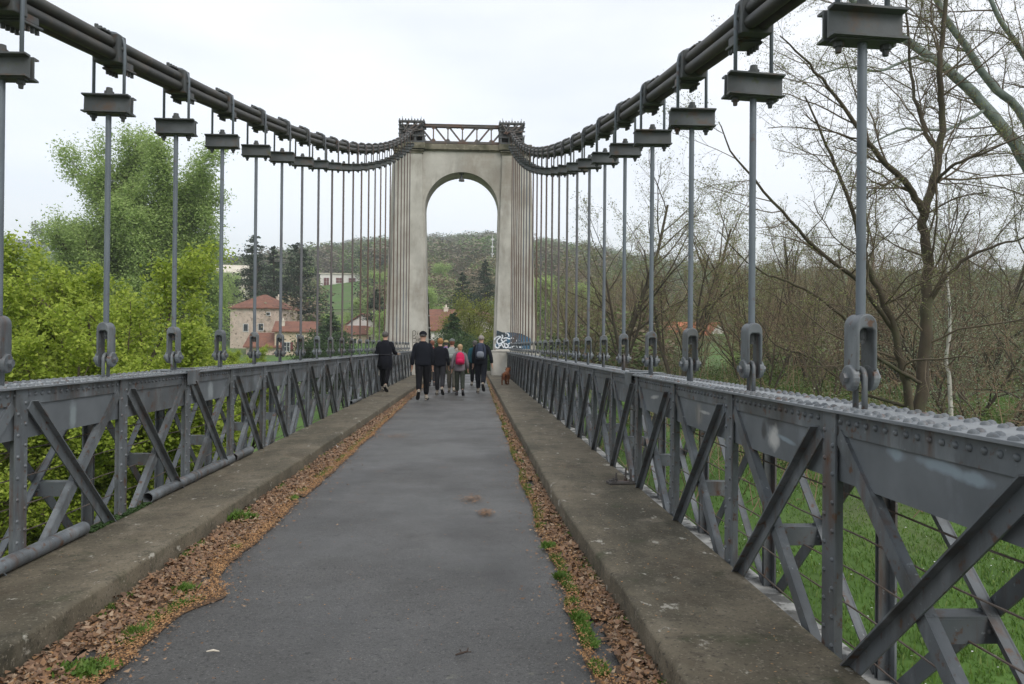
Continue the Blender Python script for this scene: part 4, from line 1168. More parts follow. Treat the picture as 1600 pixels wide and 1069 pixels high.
def person(label, px, fy, H, gz, jacket, trouser, hair, hairlen=0, cap=None, legs=((14, 4), (-16, 38)), arms=((-8, 20), (8, 20)), shoe='shoe_light',
           turn=0.0, hem=0.80, pack=None, bare=False, skirt=None, hood=False, width=1.0, handheld=None, armout=(10, 10), headtilt=0.0, drop=None):
    X, Y = gpt(px, fy, gz)
    if drop is not None: X, Y = at(px, drop), drop
    s = H / 1.75
    R = thing('person', label, 'person', (X, Y, gz), turn, 'walkers on the bridge')
    R.scale = (s, s, s)
    hipz = .92
    J = {}
    low = 9
    for nm, sx, (th, kn) in (('L', -1, legs[0]), ('R', 1, legs[1])):
        hip = Vector((sx * .088, 0, hipz)); a = rad(th)
        knee = hip + Vector((sx * .006, math.sin(a), -math.cos(a))) * .43
        a2 = rad(th - kn)
        ank = knee + Vector((0, math.sin(a2), -math.cos(a2))) * .41
        fp = rad(min(0, th - kn) * 0.9 if kn > 20 else (8 if th > 8 else 0))
        toe = ank + Vector((sx * .03, math.cos(fp) * .17, math.sin(fp) * .17 - .035))
        heel = ank + Vector((0, -math.cos(fp) * .06, -math.sin(fp) * .06 - .04))
        J[nm] = (hip, knee, ank, toe, heel, fp)
        low = min(low, ank.z - .085, toe.z - .03, heel.z - .03)
    dz = -low
    for k_ in J: J[k_] = tuple(v + Vector((0, 0, dz)) if isinstance(v, Vector) else v for v in J[k_])
    o = Vector((0, 0, dz))
    W = width
    A = {}
    for nm, sx, (sw, bend), out_ in (('L', -1, arms[0], armout[0]), ('R', 1, arms[1], armout[1])):
        sh = Vector((sx * .172 * W, 0, 1.385)) + o
        a = rad(sw); b_ = rad(out_)
        el = sh + Vector((sx * math.sin(b_), math.sin(a) * math.cos(b_), -math.cos(a) * math.cos(b_))) * .285
        a2 = rad(sw + bend)
        wr = el + Vector((sx * math.sin(b_) * .3, math.sin(a2), -math.cos(a2))).normalized() * .245
        A[nm] = (sh, el, wr, (wr - el).normalized())
    # body: one skinned figure with hands, head, nose, ears
    v = []; e = []; r = []
    def add(p, rad_, par=None):
        v.append(Vector(p)); r.append(rad_)
        if par is not None: e.append((par, len(v) - 1))
        return len(v) - 1
    pel = add(o + Vector((0, 0, .95)), .115)
    wa = add(o + Vector((0, 0, 1.10)), .11, pel); ch = add(o + Vector((0, .0, 1.28)), .125, wa); up = add(o + Vector((0, -.005, 1.38)), .070, ch)
    nk = add(o + Vector((0, .0, 1.49)), .052, up); hb = add(o + Vector((0, .012, 1.56)), .068, nk)
    hm = add(o + Vector((headtilt * .02, .012, 1.635)), .083, hb); ht = add(o + Vector((headtilt * .03, .005, 1.69)), .062, hm)
    add(v[hm] + Vector((0, .088, -.01)), .014, hm)
    for sx in (-1, 1): add(v[hm] + Vector((sx * .082, -.005, -.01)), .013, hm)
    for nm in 'LR':
        sx = -1 if nm == 'L' else 1
        hip, kn, an, toe, heel, fp = J[nm]
        h_ = add(hip, .082, pel); k_ = add(kn, .052, h_); c_ = add(kn.lerp(an, .35), .052, k_); a_ = add(an, .034, c_); add(an.lerp(toe, .5) - Vector((0, 0, .01)), .034, a_)
        sh, el, wr, d = A[nm]
        s1 = add(sh - Vector((sx * .02, 0, .02)), .038, up); e1 = add(el, .038, s1); w1 = add(wr, .025, e1)
        pm = add(wr + d * .05, .027, w1)
        pn = add(wr + d * .085, .026, pm)
        side = Vector((0, 1, 0)) - d * d.y; side = side.normalized() if side.length > .1 else Vector((0, 0, 1))
        curl = side.cross(d) * (-sx)
        for i, (off, ln) in enumerate(((.028, .062), (.010, .072), (-.008, .067), (-.025, .052))):
            f0 = add(wr + d * .105 + side * off, .0095, pn); f1 = add(v[f0] + d * ln * .5 + curl * .008, .009, f0); add(v[f1] + d * ln * .35 + curl * .022, .0075, f1)
        t0 = add(wr + d * .045 + side * .035, .011, pm); add(v[t0] + d * .035 + side * .02 + curl * .01, .009, t0)
    body = skin('body', v, e, r, 'skin', R, 1, pel)
    # trousers
    b = MB()
    hz_ = o.z
    def leg(nm, r0, r1, r2, lenf=1.0):
        hip, kn, an, toe, heel, fp = J[nm]
        end = kn.lerp(an, .93) if lenf > .9 else hip.lerp(kn, .92)
        if lenf > .9: pts_ = [hip + Vector((0, 0, .10)), hip, hip.lerp(kn, .5), kn, kn.lerp(an, .4), end]; rr = [r0 * .8, r0, r0 * .88, r1, r1 * .97, r2]
        else: pts_ = [hip + Vector((0, 0, .10)), hip, hip.lerp(kn, .5), end]; rr = [r0 * .8, r0, r0 * .95, r0 * .92]
        b.tube(pts_, rr, 12)
    for nm in 'LR': leg(nm, .108 * W, .078, .070, .6 if bare else 1.0)
    b.loft([(0, 0, o.z + .84, .10, .09), (0, 0, o.z + .90, .168 * W, .125), (0, -.005, o.z + .97, .175 * W, .13), (0, 0, o.z + 1.07, .15 * W, .11)], 16)
    to = b.build('trousers' if not bare else 'shorts', trouser, R, True, sub=1)
    # jacket
    b = MB()
    b.loft([(0, 0, o.z + hem, .195 * W, .150), (0, -.01, o.z + hem + .06, .200 * W, .150), (0, 0, o.z + 1.06, .180 * W, .135), (0, -.005, o.z + 1.22, .198 * W, .142), (0, -.01, o.z + 1.34, .200 * W, .135),
            (0, -.005, o.z + 1.425, .150 * W, .100), (0, 0, o.z + 1.475, .088, .075), (0, .005, o.z + 1.51, .068, .066)], 18)
    for nm in 'LR':
        sh, el, wr, d = A[nm]
        inn = Vector((sh.x * .52, 0, sh.z + .022))
        b.tube([inn, sh, sh.lerp(el, .5), el, el.lerp(wr, .5), wr.lerp(el, .02)], [.085, .084, .068, .060, .056, .047], 12)
    for i, q in enumerate(b.v):
        nn = noise.noise((q[0] * 9, q[1] * 9, q[2] * 9 + px)) * .010
        b.v[i] = (q[0] * (1 + nn * 4), q[1] * (1 + nn * 4), q[2])
    b.build('jacket', jacket, R, True, sub=1)
    if skirt:
        b = MB(); b.loft([(0, -.0, o.z + .60, .215, .15), (0, -.01, o.z + .75, .235, .17), (0, -.01, o.z + .92, .225, .17), (0, 0, o.z + 1.03, .195, .15), (0, 0, o.z + 1.07, .19, .145)], 18)
        for i, q in enumerate(b.v):
            a = math.atan2(q[1], q[0]); k_ = 1 + .05 * math.sin(a * 5 + q[2] * 7)
            b.v[i] = (q[0] * k_, q[1] * k_, q[2] - (.05 * math.sin(a * 3) if q[2] < o.z + .65 else 0))
        b.build('tied_jacket', skirt, R, True, sub=1)
        b = MB(); b.tube([(.195 * math.cos(a), .15 * math.sin(a), o.z + 1.07) for a in (2 * PI * i / 16 for i in range(17))], .018, 8); b.build('belt', 'grey_trouser', R, True)
    if hood:
        b = MB(); b.ball((0, -.10, o.z + 1.44), .11, .06, .07); b.build('hood', jacket, R, True)
    # shoes with soles
    for nm in 'LR':
        hip, kn, an, toe, heel, fp = J[nm]
        ax = (toe - heel).normalized(); upv = Vector((1, 0, 0)).cross(ax); upv = upv if upv.z > 0 else -upv
        sd_ = ax.cross(upv)
        b = MB(); rings = [(-.01, .030, .030, .030), (.02, .040, .045, .045), (.09, .044, .050, .046), (.17, .046, .034, .032), (.23, .040, .024, .022), (.262, .020, .014, .014)]
        vs = []; n_ = 12
        for (l, w_, h_, c_) in rings:
            cc = heel + ax * (l - .02) + upv * (c_ - .030 + .005)
            for k_ in range(n_):
                a = 2 * PI * k_ / n_; vs.append(cc + sd_ * math.cos(a) * w_ + upv * math.sin(a) * h_)
        m_ = len(rings)
        b.add(vs, [(i * n_ + k_, i * n_ + (k_ + 1) % n_, (i + 1) * n_ + (k_ + 1) % n_, (i + 1) * n_ + k_) for i in range(m_ - 1) for k_ in range(n_)] + [tuple(range(n_)), tuple((m_ - 1) * n_ + k_ for k_ in range(n_))])
        b.tube([an + Vector((0, 0, .05)), an - upv * .02], [.042, .045], 10)
        so = b.build('shoe', shoe, R, True)
        b = MB(); poly = []
        for (l, w_) in ((-.035, .018), (-.02, .036), (.07, .040), (.16, .050), (.215, .044), (.25, .020)): poly.append((l, w_))
        full = poly + [(l, -w_) for l, w_ in reversed(poly)]
        vs = [heel + ax * l + sd_ * w_ - upv * .028 for l, w_ in full] + [heel + ax * l + sd_ * w_ - upv * .048 for l, w_ in full]; k2 = len(full)
        b.add(vs, [tuple(range(k2)), tuple(range(2 * k2 - 1, k2 - 1, -1))] + [(i, (i + 1) % k2, k2 + (i + 1) % k2, k2 + i) for i in range(k2)])
        b.build('sole', 'sole', so)
    # hair / hat
    hc = v[hm]
    b = MB()
    b.ball((hc.x, hc.y - .014, hc.z + .018), .094, .106, .098, 14, 8, -.45)
    if hairlen: b.loft([(hc.x, hc.y - .03, hc.z - .04 - hairlen, .05, .04), (hc.x, hc.y - .035, hc.z - .04 - hairlen * .5, .075, .06), (hc.x, hc.y - .025, hc.z - .01, .092, .085), (hc.x, hc.y - .015, hc.z + .05, .085, .09)], 14)
    for i, q in enumerate(b.v): 
        k_ = 1 + .05 * noise.noise((q[0] * 40, q[1] * 40, q[2] * 40))
        b.v[i] = (hc.x + (q[0] - hc.x) * k_, hc.y + (q[1] - hc.y) * k_, q[2])
    b.build('hair', hair, R, True, sub=1)
    if cap:
        b = MB(); b.ball((hc.x, hc.y - .005, hc.z + .035), .103, .115, .090, 14, 7, -.25)
        if cap == 'hat_straw': b.loft([(hc.x, hc.y, hc.z + .022, .165, .17), (hc.x, hc.y, hc.z + .03, .16, .165)], 16)
        else:
            b.box((hc.x, hc.y + .125, hc.z + .02), (.13, .09, .012))
        b.build('cap' if cap != 'hat_straw' else 'hat', cap, R, True, sub=1)
    if pack:
        big, pm_ = pack
        b = MB(); w_ = .165 if big else .155; h_ = .50 if big else .43; z0 = o.z + (1.02 if big else 1.04)
        for i in range(1): b.loft([(0, -.21, z0, w_ * .75, .06), (0, -.235, z0 + .05, w_, .105), (0, -.245, z0 + h_ * .45, w_ * 1.02, .115), (0, -.23, z0 + h_ * .8, w_ * .92, .10), (0, -.205, z0 + h_ * .96, w_ * .6, .07), (0, -.20, z0 + h_, w_ * .25, .03)], 16)
        pk = b.build('backpack', pm_, R, True, sub=1)
        b = MB(); b.loft([(0, -.335, z0 + .04, w_ * .55, .025), (0, -.36, z0 + .10, w_ * .72, .045), (0, -.36, z0 + h_ * .40, w_ * .72, .045), (0, -.34, z0 + h_ * .5, w_ * .5, .025)], 12)
        b.build('pocket', pm_ if not big else 'grey_trim', pk, True, sub=1)
        b = MB()
        for sx in (-1, 1):
            b.tube([(sx * .10, -.16, z0 + h_ * .9), (sx * .12, -.05, o.z + 1.475), (sx * .12, .08, o.z + 1.43), (sx * .13, .145, o.z + 1.28), (sx * .15, .10, o.z + 1.12), (sx * .17, -.12, z0 + .08)], .016, 6)
            if big: b.tube([(sx * .10, -.352, z0 + .04), (sx * .11, -.358, z0 + h_ * .5), (sx * .07, -.30, z0 + h_ * .9)], .008, 6)
        b.build('straps', 'dark_trouser' if pm_ != 'pink_pack' else 'grey_trim', pk, True)
    if handheld:
        sh, el, wr, d = A['R']; p = wr + d * .10
        b = MB(); b.box(p + Vector((.02, .02, .0)), (.12, .05, .07)); b.build('held_card', handheld, R, bevel=.005)
    return R
person('walker on the left walkway in black with a dark jacket tied round the waist', 602, 612, 1.70, .17, 'black_cloth', 'dark_trouser', 'hair_dark', 0.01, None, ((10, 2), (-14, 24)), ((-5, 40), (22, 62)), 'shoe_light', rad(-6), .92, None, skirt='black_cloth', armout=(16, 14), width=1.05, handheld='shoe_light')
person('tall walker in a black jacket and dark cap nearest the camera, left foot lifted', 661, 626, 1.86, 0, 'navy_cloth', 'dark_trouser', 'hair_dark', 0, 'black_cloth', ((-16, 34), (9, 3)), ((-6, 22), (4, 16)), 'shoe_light', rad(3), .86, armout=(13, 9), width=1.08)
person('walker with short ginger hair in a black sweater and slim grey trousers', 688, 617.5, 1.71, 0, 'black_cloth', 'grey_trouser', 'hair_ginger', .03, None, ((9, 2), (-14, 30)), ((-8, 20), (6, 18)), 'shoe_light', rad(-2), .86, armout=(8, 12))
person('walker in dark red with auburn hair, almost hidden between two people in black', 675.5, 604, 1.68, 0, 'red_cloth', 'grey_trouser', 'hair_auburn', .06, None, ((12, 4), (-10, 18)), shoe='shoe_dark')
person('walker in a purple top, straw hat and tan shorts, far ahead in the gap', 697, 600, 1.70, 0, 'purple_cloth', 'tan_cloth', 'hair_dark', .05, 'hat_straw', ((12, 2), (-14, 34)), bare=True, shoe='shoe_light')
person('walker in a beige jacket and grey cap behind the pink backpack', 706.5, 613.5, 1.70, 0, 'beige_cloth', 'olive_trouser', 'hair_auburn', .06, 'cap_grey', ((8, 2), (-9, 12)), ((-6, 20), (-4, 30)), 'shoe_light', rad(-6), .84, (False, 'light_pack'), armout=(14, 6))
person('small blond walker in mauve carrying a bright pink backpack', 719, 618, 1.53, 0, 'mauve_cloth', 'green_trouser', 'hair_blond', .07, None, ((9, 4), (-12, 24)), ((-10, 30), (-4, 30)), 'shoe_dark', rad(2), .80, (False, 'pink_pack'), armout=(16, 16), width=.98)
person('walker in a teal jacket half hidden behind the person with the large backpack', 742, 603, 1.70, 0, 'teal_cloth', 'dark_trouser', 'hair_dark', .05, None, ((12, 2), (-12, 20)), ((-6, 20), (6, 14)), 'shoe_light', 0, .86)
person('grey-haired walker in navy carrying a large dark backpack, right foot lifted', 752, 614.5, 1.82, 0, 'navy_cloth', 'navy_cloth', 'hair_grey', 0, None, ((10, 2), (-16, 42)), ((-6, 24), (-14, 20)), 'shoe_light', rad(-5), .84, (True, 'dark_pack'), armout=(10, 24), width=1.05)

# dog on the right walkway, seen from behind
X, Y = gpt(791, 601.5, .17)
D = thing('dog', 'shaggy red-brown dog trotting away along the right walkway', 'dog', (X, Y, .171), rad(-14))
v = []; e = []; r = []
def dv(p, rad_, par=None):
    v.append(Vector(p)); r.append(rad_)
    if par is not None: e.append((par, len(v) - 1))
    return len(v) - 1
c0 = dv((0, -.20, .40), (.085, .095)); c1 = dv((0, 0, .405), (.09, .10), c0); c2 = dv((0, .19, .40), (.10, .125), c1); nk = dv((0, .32, .47), .07, c2); hd = dv((0, .42, .555), .068, nk); mz = dv((0, .53, .53), .038, hd); dv((0, .58, .52), .026, mz)
for sx in (-1, 1):
    e1 = dv((sx * .05, .39, .61), .026, hd); dv((sx * .085, .38, .53), .024, e1)
    hp = dv((sx * .07, -.23, .36), .065, c0); kn = dv((sx * .08, -.16 + sx * .03, .26), .042, hp); hk = dv((sx * .08, -.31 + sx * .04, .16), .024, kn); ft = dv((sx * .08, -.27 + sx * .05, .03), .022, hk); dv((sx * .08, -.22 + sx * .05, .02), .024, ft)
    sh = dv((sx * .07, .20, .32), .05, c2); el = dv((sx * .07, .17 - sx * .03, .22), .032, sh); wr = dv((sx * .07, .20 - sx * .06, .11), .022, el); pw = dv((sx * .07, .20 - sx * .06, .03), .021, wr); dv((sx * .07, .24 - sx * .06, .02), .024, pw)
t1 = dv((0, -.32, .42), .035, c0); t2 = dv((0, -.40, .33), .035, t1); dv((0.01, -.44, .20), .02, t2)
M['dog_fur'] = mat('red_brown_fur', (0.20, 0.065, 0.018), (0.12, 0.038, 0.012), 14, 0.85, .6, 50, coord='obj')
skin('body', v, e, r, 'dog_fur', D, 1, 0)
rngd = np.random.default_rng(3)
P = np.array([tuple(v[i].lerp(v[j], rngd.uniform())) for i, j in e for q in range(60)]); Rr = np.array([(r[i][0] if hasattr(r[i], '__len__') else r[i]) for i, j in e for q in range(60)])
dd = rngd.normal(size=P.shape); dd /= np.linalg.norm(dd, axis=1)[:, None]
P = P + dd * Rr[:, None] * .95; P[:, 2] = np.maximum(P[:, 2], .02)
V, F = leaf_quads(P, .045, rngd, .3)
link('fur', mesh_arrays('fur', V, F), 'dog_fur', D)
b = MB(); b.tube([(.072 * math.cos(a), .34 + .02 * math.sin(a), .485 + .07 * math.sin(a)) for a in (2 * PI * i / 14 for i in range(15))], .01, 6); b.build('collar', 'sole', D)

D.scale = (.9, .9, .9)
# ================================================================== HOUSES
def house(name, label, px, dist, W_, D_, hwall, hroof, rot, roof='gable', wallm='render', roofm='tiles', wins=(), chim=None, zbase=None, ov=.35, sh='shutter', cat='house', door=None):
    X, Y = at(px, dist), dist
    z = (ground(X, Y) - .5) if zbase is None else zbase
    R = thing(name, label, cat, (X, Y, z), rad(rot))
    # walls: outline prism incl. gables, front face towards -y
    b = MB(); b.box((0, D_ / 2, hwall / 2 - 1.5), (W_, D_, hwall + 3.0))
    if roof == 'gable': b.prism([(0, hwall - .02), (D_, hwall - .02), (D_ / 2, hwall + hroof - .12)], -W_ / 2, W_ / 2, 'x')
    if roof == 'gablefront': b.prism([(-W_ / 2, hwall - .02), (W_ / 2, hwall - .02), (0, hwall + hroof - .12)], 0, D_, 'y')
    b.build('wall', wallm, R, fixn=True)
    b = MB(); t = .16
    if roof == 'gable':
        x0, x1 = -W_ / 2 - ov, W_ / 2 + ov; sl_ = hroof / (D_ / 2)
        for yy, ym in ((-ov, D_ / 2), (D_ + ov, D_ / 2)):
            ze = hwall - ov * sl_
            b.add([(x0, yy, ze), (x1, yy, ze), (x1, ym, hwall + hroof), (x0, ym, hwall + hroof), (x0, yy, ze + t), (x1, yy, ze + t), (x1, ym, hwall + hroof + t), (x0, ym, hwall + hroof + t)],
                  [(0, 1, 2, 3), (4, 7, 6, 5), (0, 4, 5, 1), (1, 5, 6, 2), (2, 6, 7, 3), (3, 7, 4, 0)])
    elif roof == 'gablefront':
        sl_ = hroof / (W_ / 2)
        for xx in (-1, 1):
            xe = xx * (W_ / 2 + ov); ze = hwall - ov * sl_
            b.add([(xe, -ov, ze), (0, -ov, hwall + hroof), (0, D_ + ov, hwall + hroof), (xe, D_ + ov, ze), (xe, -ov, ze + t), (0, -ov, hwall + hroof + t), (0, D_ + ov, hwall + hroof + t), (xe, D_ + ov, ze + t)],
                  [(0, 1, 2, 3), (4, 7, 6, 5), (0, 4, 5, 1), (1, 5, 6, 2), (2, 6, 7, 3), (3, 7, 4, 0)])
    elif roof == 'hip':
        a, c, d, f = (-W_ / 2 - ov, -ov), (W_ / 2 + ov, -ov), (W_ / 2 + ov, D_ + ov), (-W_ / 2 - ov, D_ + ov)
        q = max(W_ / 2 - D_ / 2, .3)
        b.add([(*a, hwall), (*c, hwall), (*d, hwall), (*f, hwall), (-q, D_ / 2, hwall + hroof), (q, D_ / 2, hwall + hroof), (*a, hwall - .15), (*c, hwall - .15), (*d, hwall - .15), (*f, hwall - .15)],
              [(0, 1, 5, 4), (1, 2, 5), (2, 3, 4, 5), (3, 0, 4), (9, 8, 7, 6), (0, 6, 7, 1), (1, 7, 8, 2), (2, 8, 9, 3), (3, 9, 6, 0)])
    elif roof == 'flat':
        b.box((0, D_ / 2, hwall + .12), (W_ + 2 * ov, D_ + 2 * ov, .24))
    ro = b.build('roof', roofm, R, fixn=True)
    for (x, zz, w_, h_, kind) in wins:
        b = MB()
        fr = .08
        b.box((x, -.03, zz + h_ / 2 + fr / 2), (w_ + 2 * fr, .08, fr)); b.box((x, -.03, zz - h_ / 2 - fr / 2), (w_ + 2.6 * fr, .12, fr))
        for e_ in (-1, 1): b.box((x + e_ * (w_ / 2 + fr / 2), -.03, zz), (fr, .08, h_))
        if kind != 'dark': b.box((x, -.025, zz), (.06, .05, h_)); b.box((x, -.022, zz), (w_, .045, .05))
        wi = b.build('window', 'white', R)
        b = MB(); b.box((x, -.008, zz), (w_, .03, h_)); b.build('pane', 'pane' if kind != 'closed' else sh, wi)
        if kind == 'shutters':
            for e_ in (-1, 1):
                b = MB(); b.box((x + e_ * (w_ * .5 + fr + w_ * .27), -.05, zz), (w_ * .52, .06, h_ + .1)); b.build('shutter', sh, wi)
    if door:
        x, w_, h_ = door; b = MB(); b.box((x, -.03, h_ / 2), (w_, .08, h_)); b.build('door', sh, R)
    if chim:
        for (x, y, zz, w_, h_) in chim:
            b = MB(); b.box((x, y, zz + h_ / 2), (w_, w_, h_)); b.box((x, y, zz + h_ + .05), (w_ + .16, w_ + .16, .1)); b.cyl((x, y, zz + h_ + .1), (x, y, zz + h_ + .45), .12, n=8)
            b.build('chimney', 'render', ro)
    return R
def zb(px, py, d): return zat(px, py, d)
M['tiles_d'] = M['tiles']
d = 115
house('stone_house', 'tall rubble-stone house with a brown hipped roof behind the yellow-green tree', 398, d, 7.4, 7.0, 9.0, 2.1, -8, 'hip', 'stone', 'tiles', [(-1.35, 6.1, .65, 1.0, 'dark'), (2.0, 8.1, .5, .4, 'dark'), (.9, 6.2, .7, .9, 'dark')], [(1.5, 5, 10.0, .5, .8)], zbase=zb(398, 481, d) - 9.0)
d = 108
house('stone_annex', 'low stone lean-to with a plain red-brown roof in front of the hipped house', 411, d, 4.6, 5.0, 3.6, 1.7, -5, 'gable', 'stone', 'tiles', [(1.0, 1.3, .8, .8, 'dark'), (-1.0, 1.2, .7, .8, 'dark')], zbase=zb(411, 541, d) - 3.6)
house('stone_cottage', 'small warm stone cottage with brown shutters and a white chimney', 460, d, 5.2, 6.0, 5.3, 1.3, 6, 'gable', 'stone_warm', 'tiles', [(-1.0, 3.2, .75, 1.15, 'shutters'), (1.05, 3.2, .75, 1.15, 'shutters'), (.45, 4.7, .25, .35, 'dark'), (-1.0, .9, .75, 1.0, 'glass'), (.9, .8, .6, 1.1, 'glass')], [(-1.7, 1.5, 5.8, .45, .9)], zbase=zb(460, 518, d) - 5.3)
d = 235
house('villa', 'long white single-storey villa with three brown shutters on the hillside', 530, d, 11.5, 8, 3.9, .5, 2, 'flat', 'render_white', 'render', [(-3.9, 1.55, 1.5, 2.3, 'closed'), (-.2, 2.0, 1.8, 1.5, 'closed'), (3.6, 2.0, 2.0, 1.5, 'closed')], zbase=zb(530, 449, d))
b = MB(); b.box((0, 0, -1), (16, .5, 5.2)); o = b.build('garden_wall', 'render', None); o.location = (at(561, d - 6), d - 6, zb(561, 458, d - 6) - 1.6); tag(o, 'pale retaining wall below the white hillside villa', 'wall')
d = 150
house('farmhouse', 'cream farmhouse half hidden behind the left trees, far left of the pines', 352, 190, 9, 8, 4.0, 2.0, 10, 'gable', 'render', 'render', [(-2, 2, 1, 1.2, 'glass')], zbase=zb(352, 452, 190))
house('gabled_house', 'white house with a long sloping roof edge beside the left pier', 566, 125, 6.2, 9, 4.6, 1.9, -14, 'gablefront', 'render_white', 'tiles', [(1.2, 2.6, .5, .6, 'dark'), (-1.2, 2.4, .7, 1.0, 'glass')], [(.9, 3, 6.2, .5, .8)], zbase=zb(573, 510, 125) - 4.6)
house('low_house', 'low stone outbuilding between the cottage and the white gabled house', 548, 122, 5.5, 5, 2.6, 1.2, 10, 'gable', 'stone_warm', 'tiles', [(.5, 1.4, .7, .8, 'dark')], zbase=zb(548, 522, 122) - 2.6)
house('tiled_house', 'house with a broad red-brown roof and brick chimney seen through the arch', 700, 100, 8.5, 7, 3.4, 1.5, -4, 'gable', 'render', 'tiles', [(-2.8, 1.8, .9, 1.2, 'glass'), (2.0, 1.8, .9, 1.2, 'glass')], [(-.6, 3.0, 4.3, .55, .9)], zbase=zb(700, 502, 100) - 3.4)
house('white_annex', 'low white-walled annex with red tiles at the foot of the left pier, in the arch', 672, 92, 5.2, 5, 3.2, 1.5, 4, 'gable', 'render_white', 'tiles', [(1.5, 1.8, .6, .9, 'glass')], zbase=zb(672, 515, 92) - 3.2)
house('cream_gable_house', 'cream house with its gable end towards the bridge, behind the yellow-green tree', 735, 96, 4.4, 8, 3.6, 1.5, -14, 'gablefront', 'render', 'tiles', [(.6, 2.6, .6, .9, 'glass')], zbase=zb(735, 503, 96) - 3.6)
house('orange_roof_house', 'house with bright orange tiles and a white gable end seen through the right-hand branches', 1122, 140, 6.2, 12, 3.2, 3.0, 24, 'gablefront', 'render_white', 'tiles_orange', [(.0, 2.2, .9, 1.2, 'glass')], [(-1.2, 4, 5.0, .5, 1.0)], zbase=zb(1126, 531, 140) - 3.2)
house('orange_roof_barn', 'low building with bright orange roof left of the white gable', 1068, 135, 9, 7, 2.6, 2.6, 5, 'gable', 'render', 'tiles_orange', [(1.5, 1.4, .9, 1.0, 'glass')], zbase=zb(1068, 527, 135) - 2.6)
house('hillside_house', 'small white hillside house with a red roof above the orange roofs', 1038, 260, 6.5, 6, 3.2, 1.5, 15, 'gable', 'render_white', 'tiles', [(-1.2, 1.8, 1, 1.2, 'glass'), (1.4, 1.8, 1, 1.2, 'glass')], zbase=zb(1038, 503, 260) - .6)
house('dark_roof_shed', 'small shed with a pale roof edge among trees right of the tower', 888, 150, 4.2, 5, 2.4, 1.2, 20, 'gable', 'wood_dark', 'cap', zbase=zb(888, 484, 150) - 2.4)

# white mast on the hillside through the arch
x = at(768, 260); b = MB(); z = zb(768, 420, 260); b.tube([(0, 0, -4), (0, 0, 11)], [.25, .10], 8)
for i in range(4): b.box((0, 0, 2.5 + i * 2.4), (1.0, .12, .45))
o = b.build('mast', 'white'); o.location = (x, 260, z); tag(o, 'thin white mast on the hillside beside the right pier', 'mast')
# power line over the valley in front of the hill
def wirespan(p0, p1, sag, lab):
    b = MB(); pts_ = []
    for i in range(21):
        t = i / 20; pts_.append((lerp(p0[0], p1[0], t), lerp(p0[1], p1[1], t), lerp(p0[2], p1[2], t) - sag * 4 * t * (1 - t)))
    b.tube(pts_, .03, 4); tag(b.build('power_line', 'wood_dark'), lab, 'power line')
wirespan((at(425, 106), 106, zat(425, 478, 106)), (at(650, 90), 90, zat(650, 478, 90)), .5, 'thin dark power line crossing above the cottage roof')
# ================================================================== VEGETATION
def place(o, px, Y, dz=0.0, rz=0.0, sc=1.0):
    X = at(px, Y); o.location = (X, Y, ground(X, Y) + dz); o.rotation_euler.z = rz; o.scale = (sc, sc, sc) if not hasattr(sc, '__len__') else sc
    return o
# ---- bright maple left, close
def leafy(name, label, cat, prm, stems, seed, twig, leaf, n, size, spread, asp=.7, tl=1, group=None, lf=None, fold=True, cl=None, xmax=None):
    r_ = np.random.default_rng(seed); out = {}
    for (p, d, L_, rr) in stems: grow(r_, out, p, d, L_, rr, 0, prm)
    if xmax is not None: out = {k: [l for l in out[k] if max(p[0] for p in l[0]) < xmax] for k in out}
    root = thing(name, label, cat, group=group)
    V, F = tubes([l for k in range(0, tl + 1) for l in out.get(k, [])], 7); link('trunk', mesh_arrays('trunk', V, F), 'bark', root, True)
    V, F = tubes([l for k in out if k > tl for l in out[k]], 3); link('branches', mesh_arrays('branches', V, F), twig, root)
    ks = [k for k in out if k >= (lf if lf is not None else prm['max'])]
    P = np.array([p for k in ks for l in out[k] for p in l[0][1:]])
    if cl:
        P = P[r_.integers(0, len(P), n // cl)]
        P = np.repeat(P, cl, 0) + r_.normal(size=(len(P) * cl, 3)) * spread
    else: P = P[r_.integers(0, len(P), n)] + r_.normal(size=(n, 3)) * spread
    V, F = leaf_quads(P, size, r_, asp, .5, fold=fold); link('foliage', mesh_arrays('foliage', V, F), leaf, root)
    return root
PM = dict(max=3, seg=[7, 6, 5, 4], wig=[.06, .12, .16, .2], up=[.05, .06, .05, .04], n=[15, 11, 8, 0], t0=[.10, .12, .12, 0], ang=[(28, 68), (25, 60), (25, 60), (20, 50)], ratio=[.62, .55, .45], fall=.35, rk=.5)
m1 = leafy('maple_tree', 'bright yellow-green maple in fresh leaf filling the view behind the left girder', 'tree', PM, [((0, 0, -.5), (0, 0, 1), 6.6, .17), ((.3, .1, -.4), (.30, .05, 1), 4.9, .12), ((-.3, 0, -.4), (-.4, -.1, 1), 6.0, .13)], 5, 'twig', 'maple', 190000, .075, .085, cl=9, lf=2, xmax=1.9)
place(m1, 185, 14.0, .25, 0, (1.0, 1.0, 1.05))
m2 = copy_tree(m1, 'second yellow-green maple, nearer the stone house and partly behind the first'); place(m2, 205, 23, -.3, 2.6, .92); 
m3 = copy_tree(m1, 'low yellow-green maple at the left edge of the picture'); place(m3, -60, 11.5, -.3, 4.0, .84)
m5 = copy_tree(m1, 'yellow-green maple standing right behind the first, tallest of them'); m5['group'] = 'yellow-green maples beside the bridge'; place(m5, 118, 20.5, .4, 5.2, .95)
for o in (m1, m2, m3): o['group'] = 'yellow-green maples beside the bridge'
m4 = copy_tree(m1, 'small yellow-green sapling low behind the left girder near the tower'); m4.location = (at(385, 27), 27, -2.2); m4.scale = (.46,) * 3; m4['group'] = 'yellow-green maples beside the bridge'
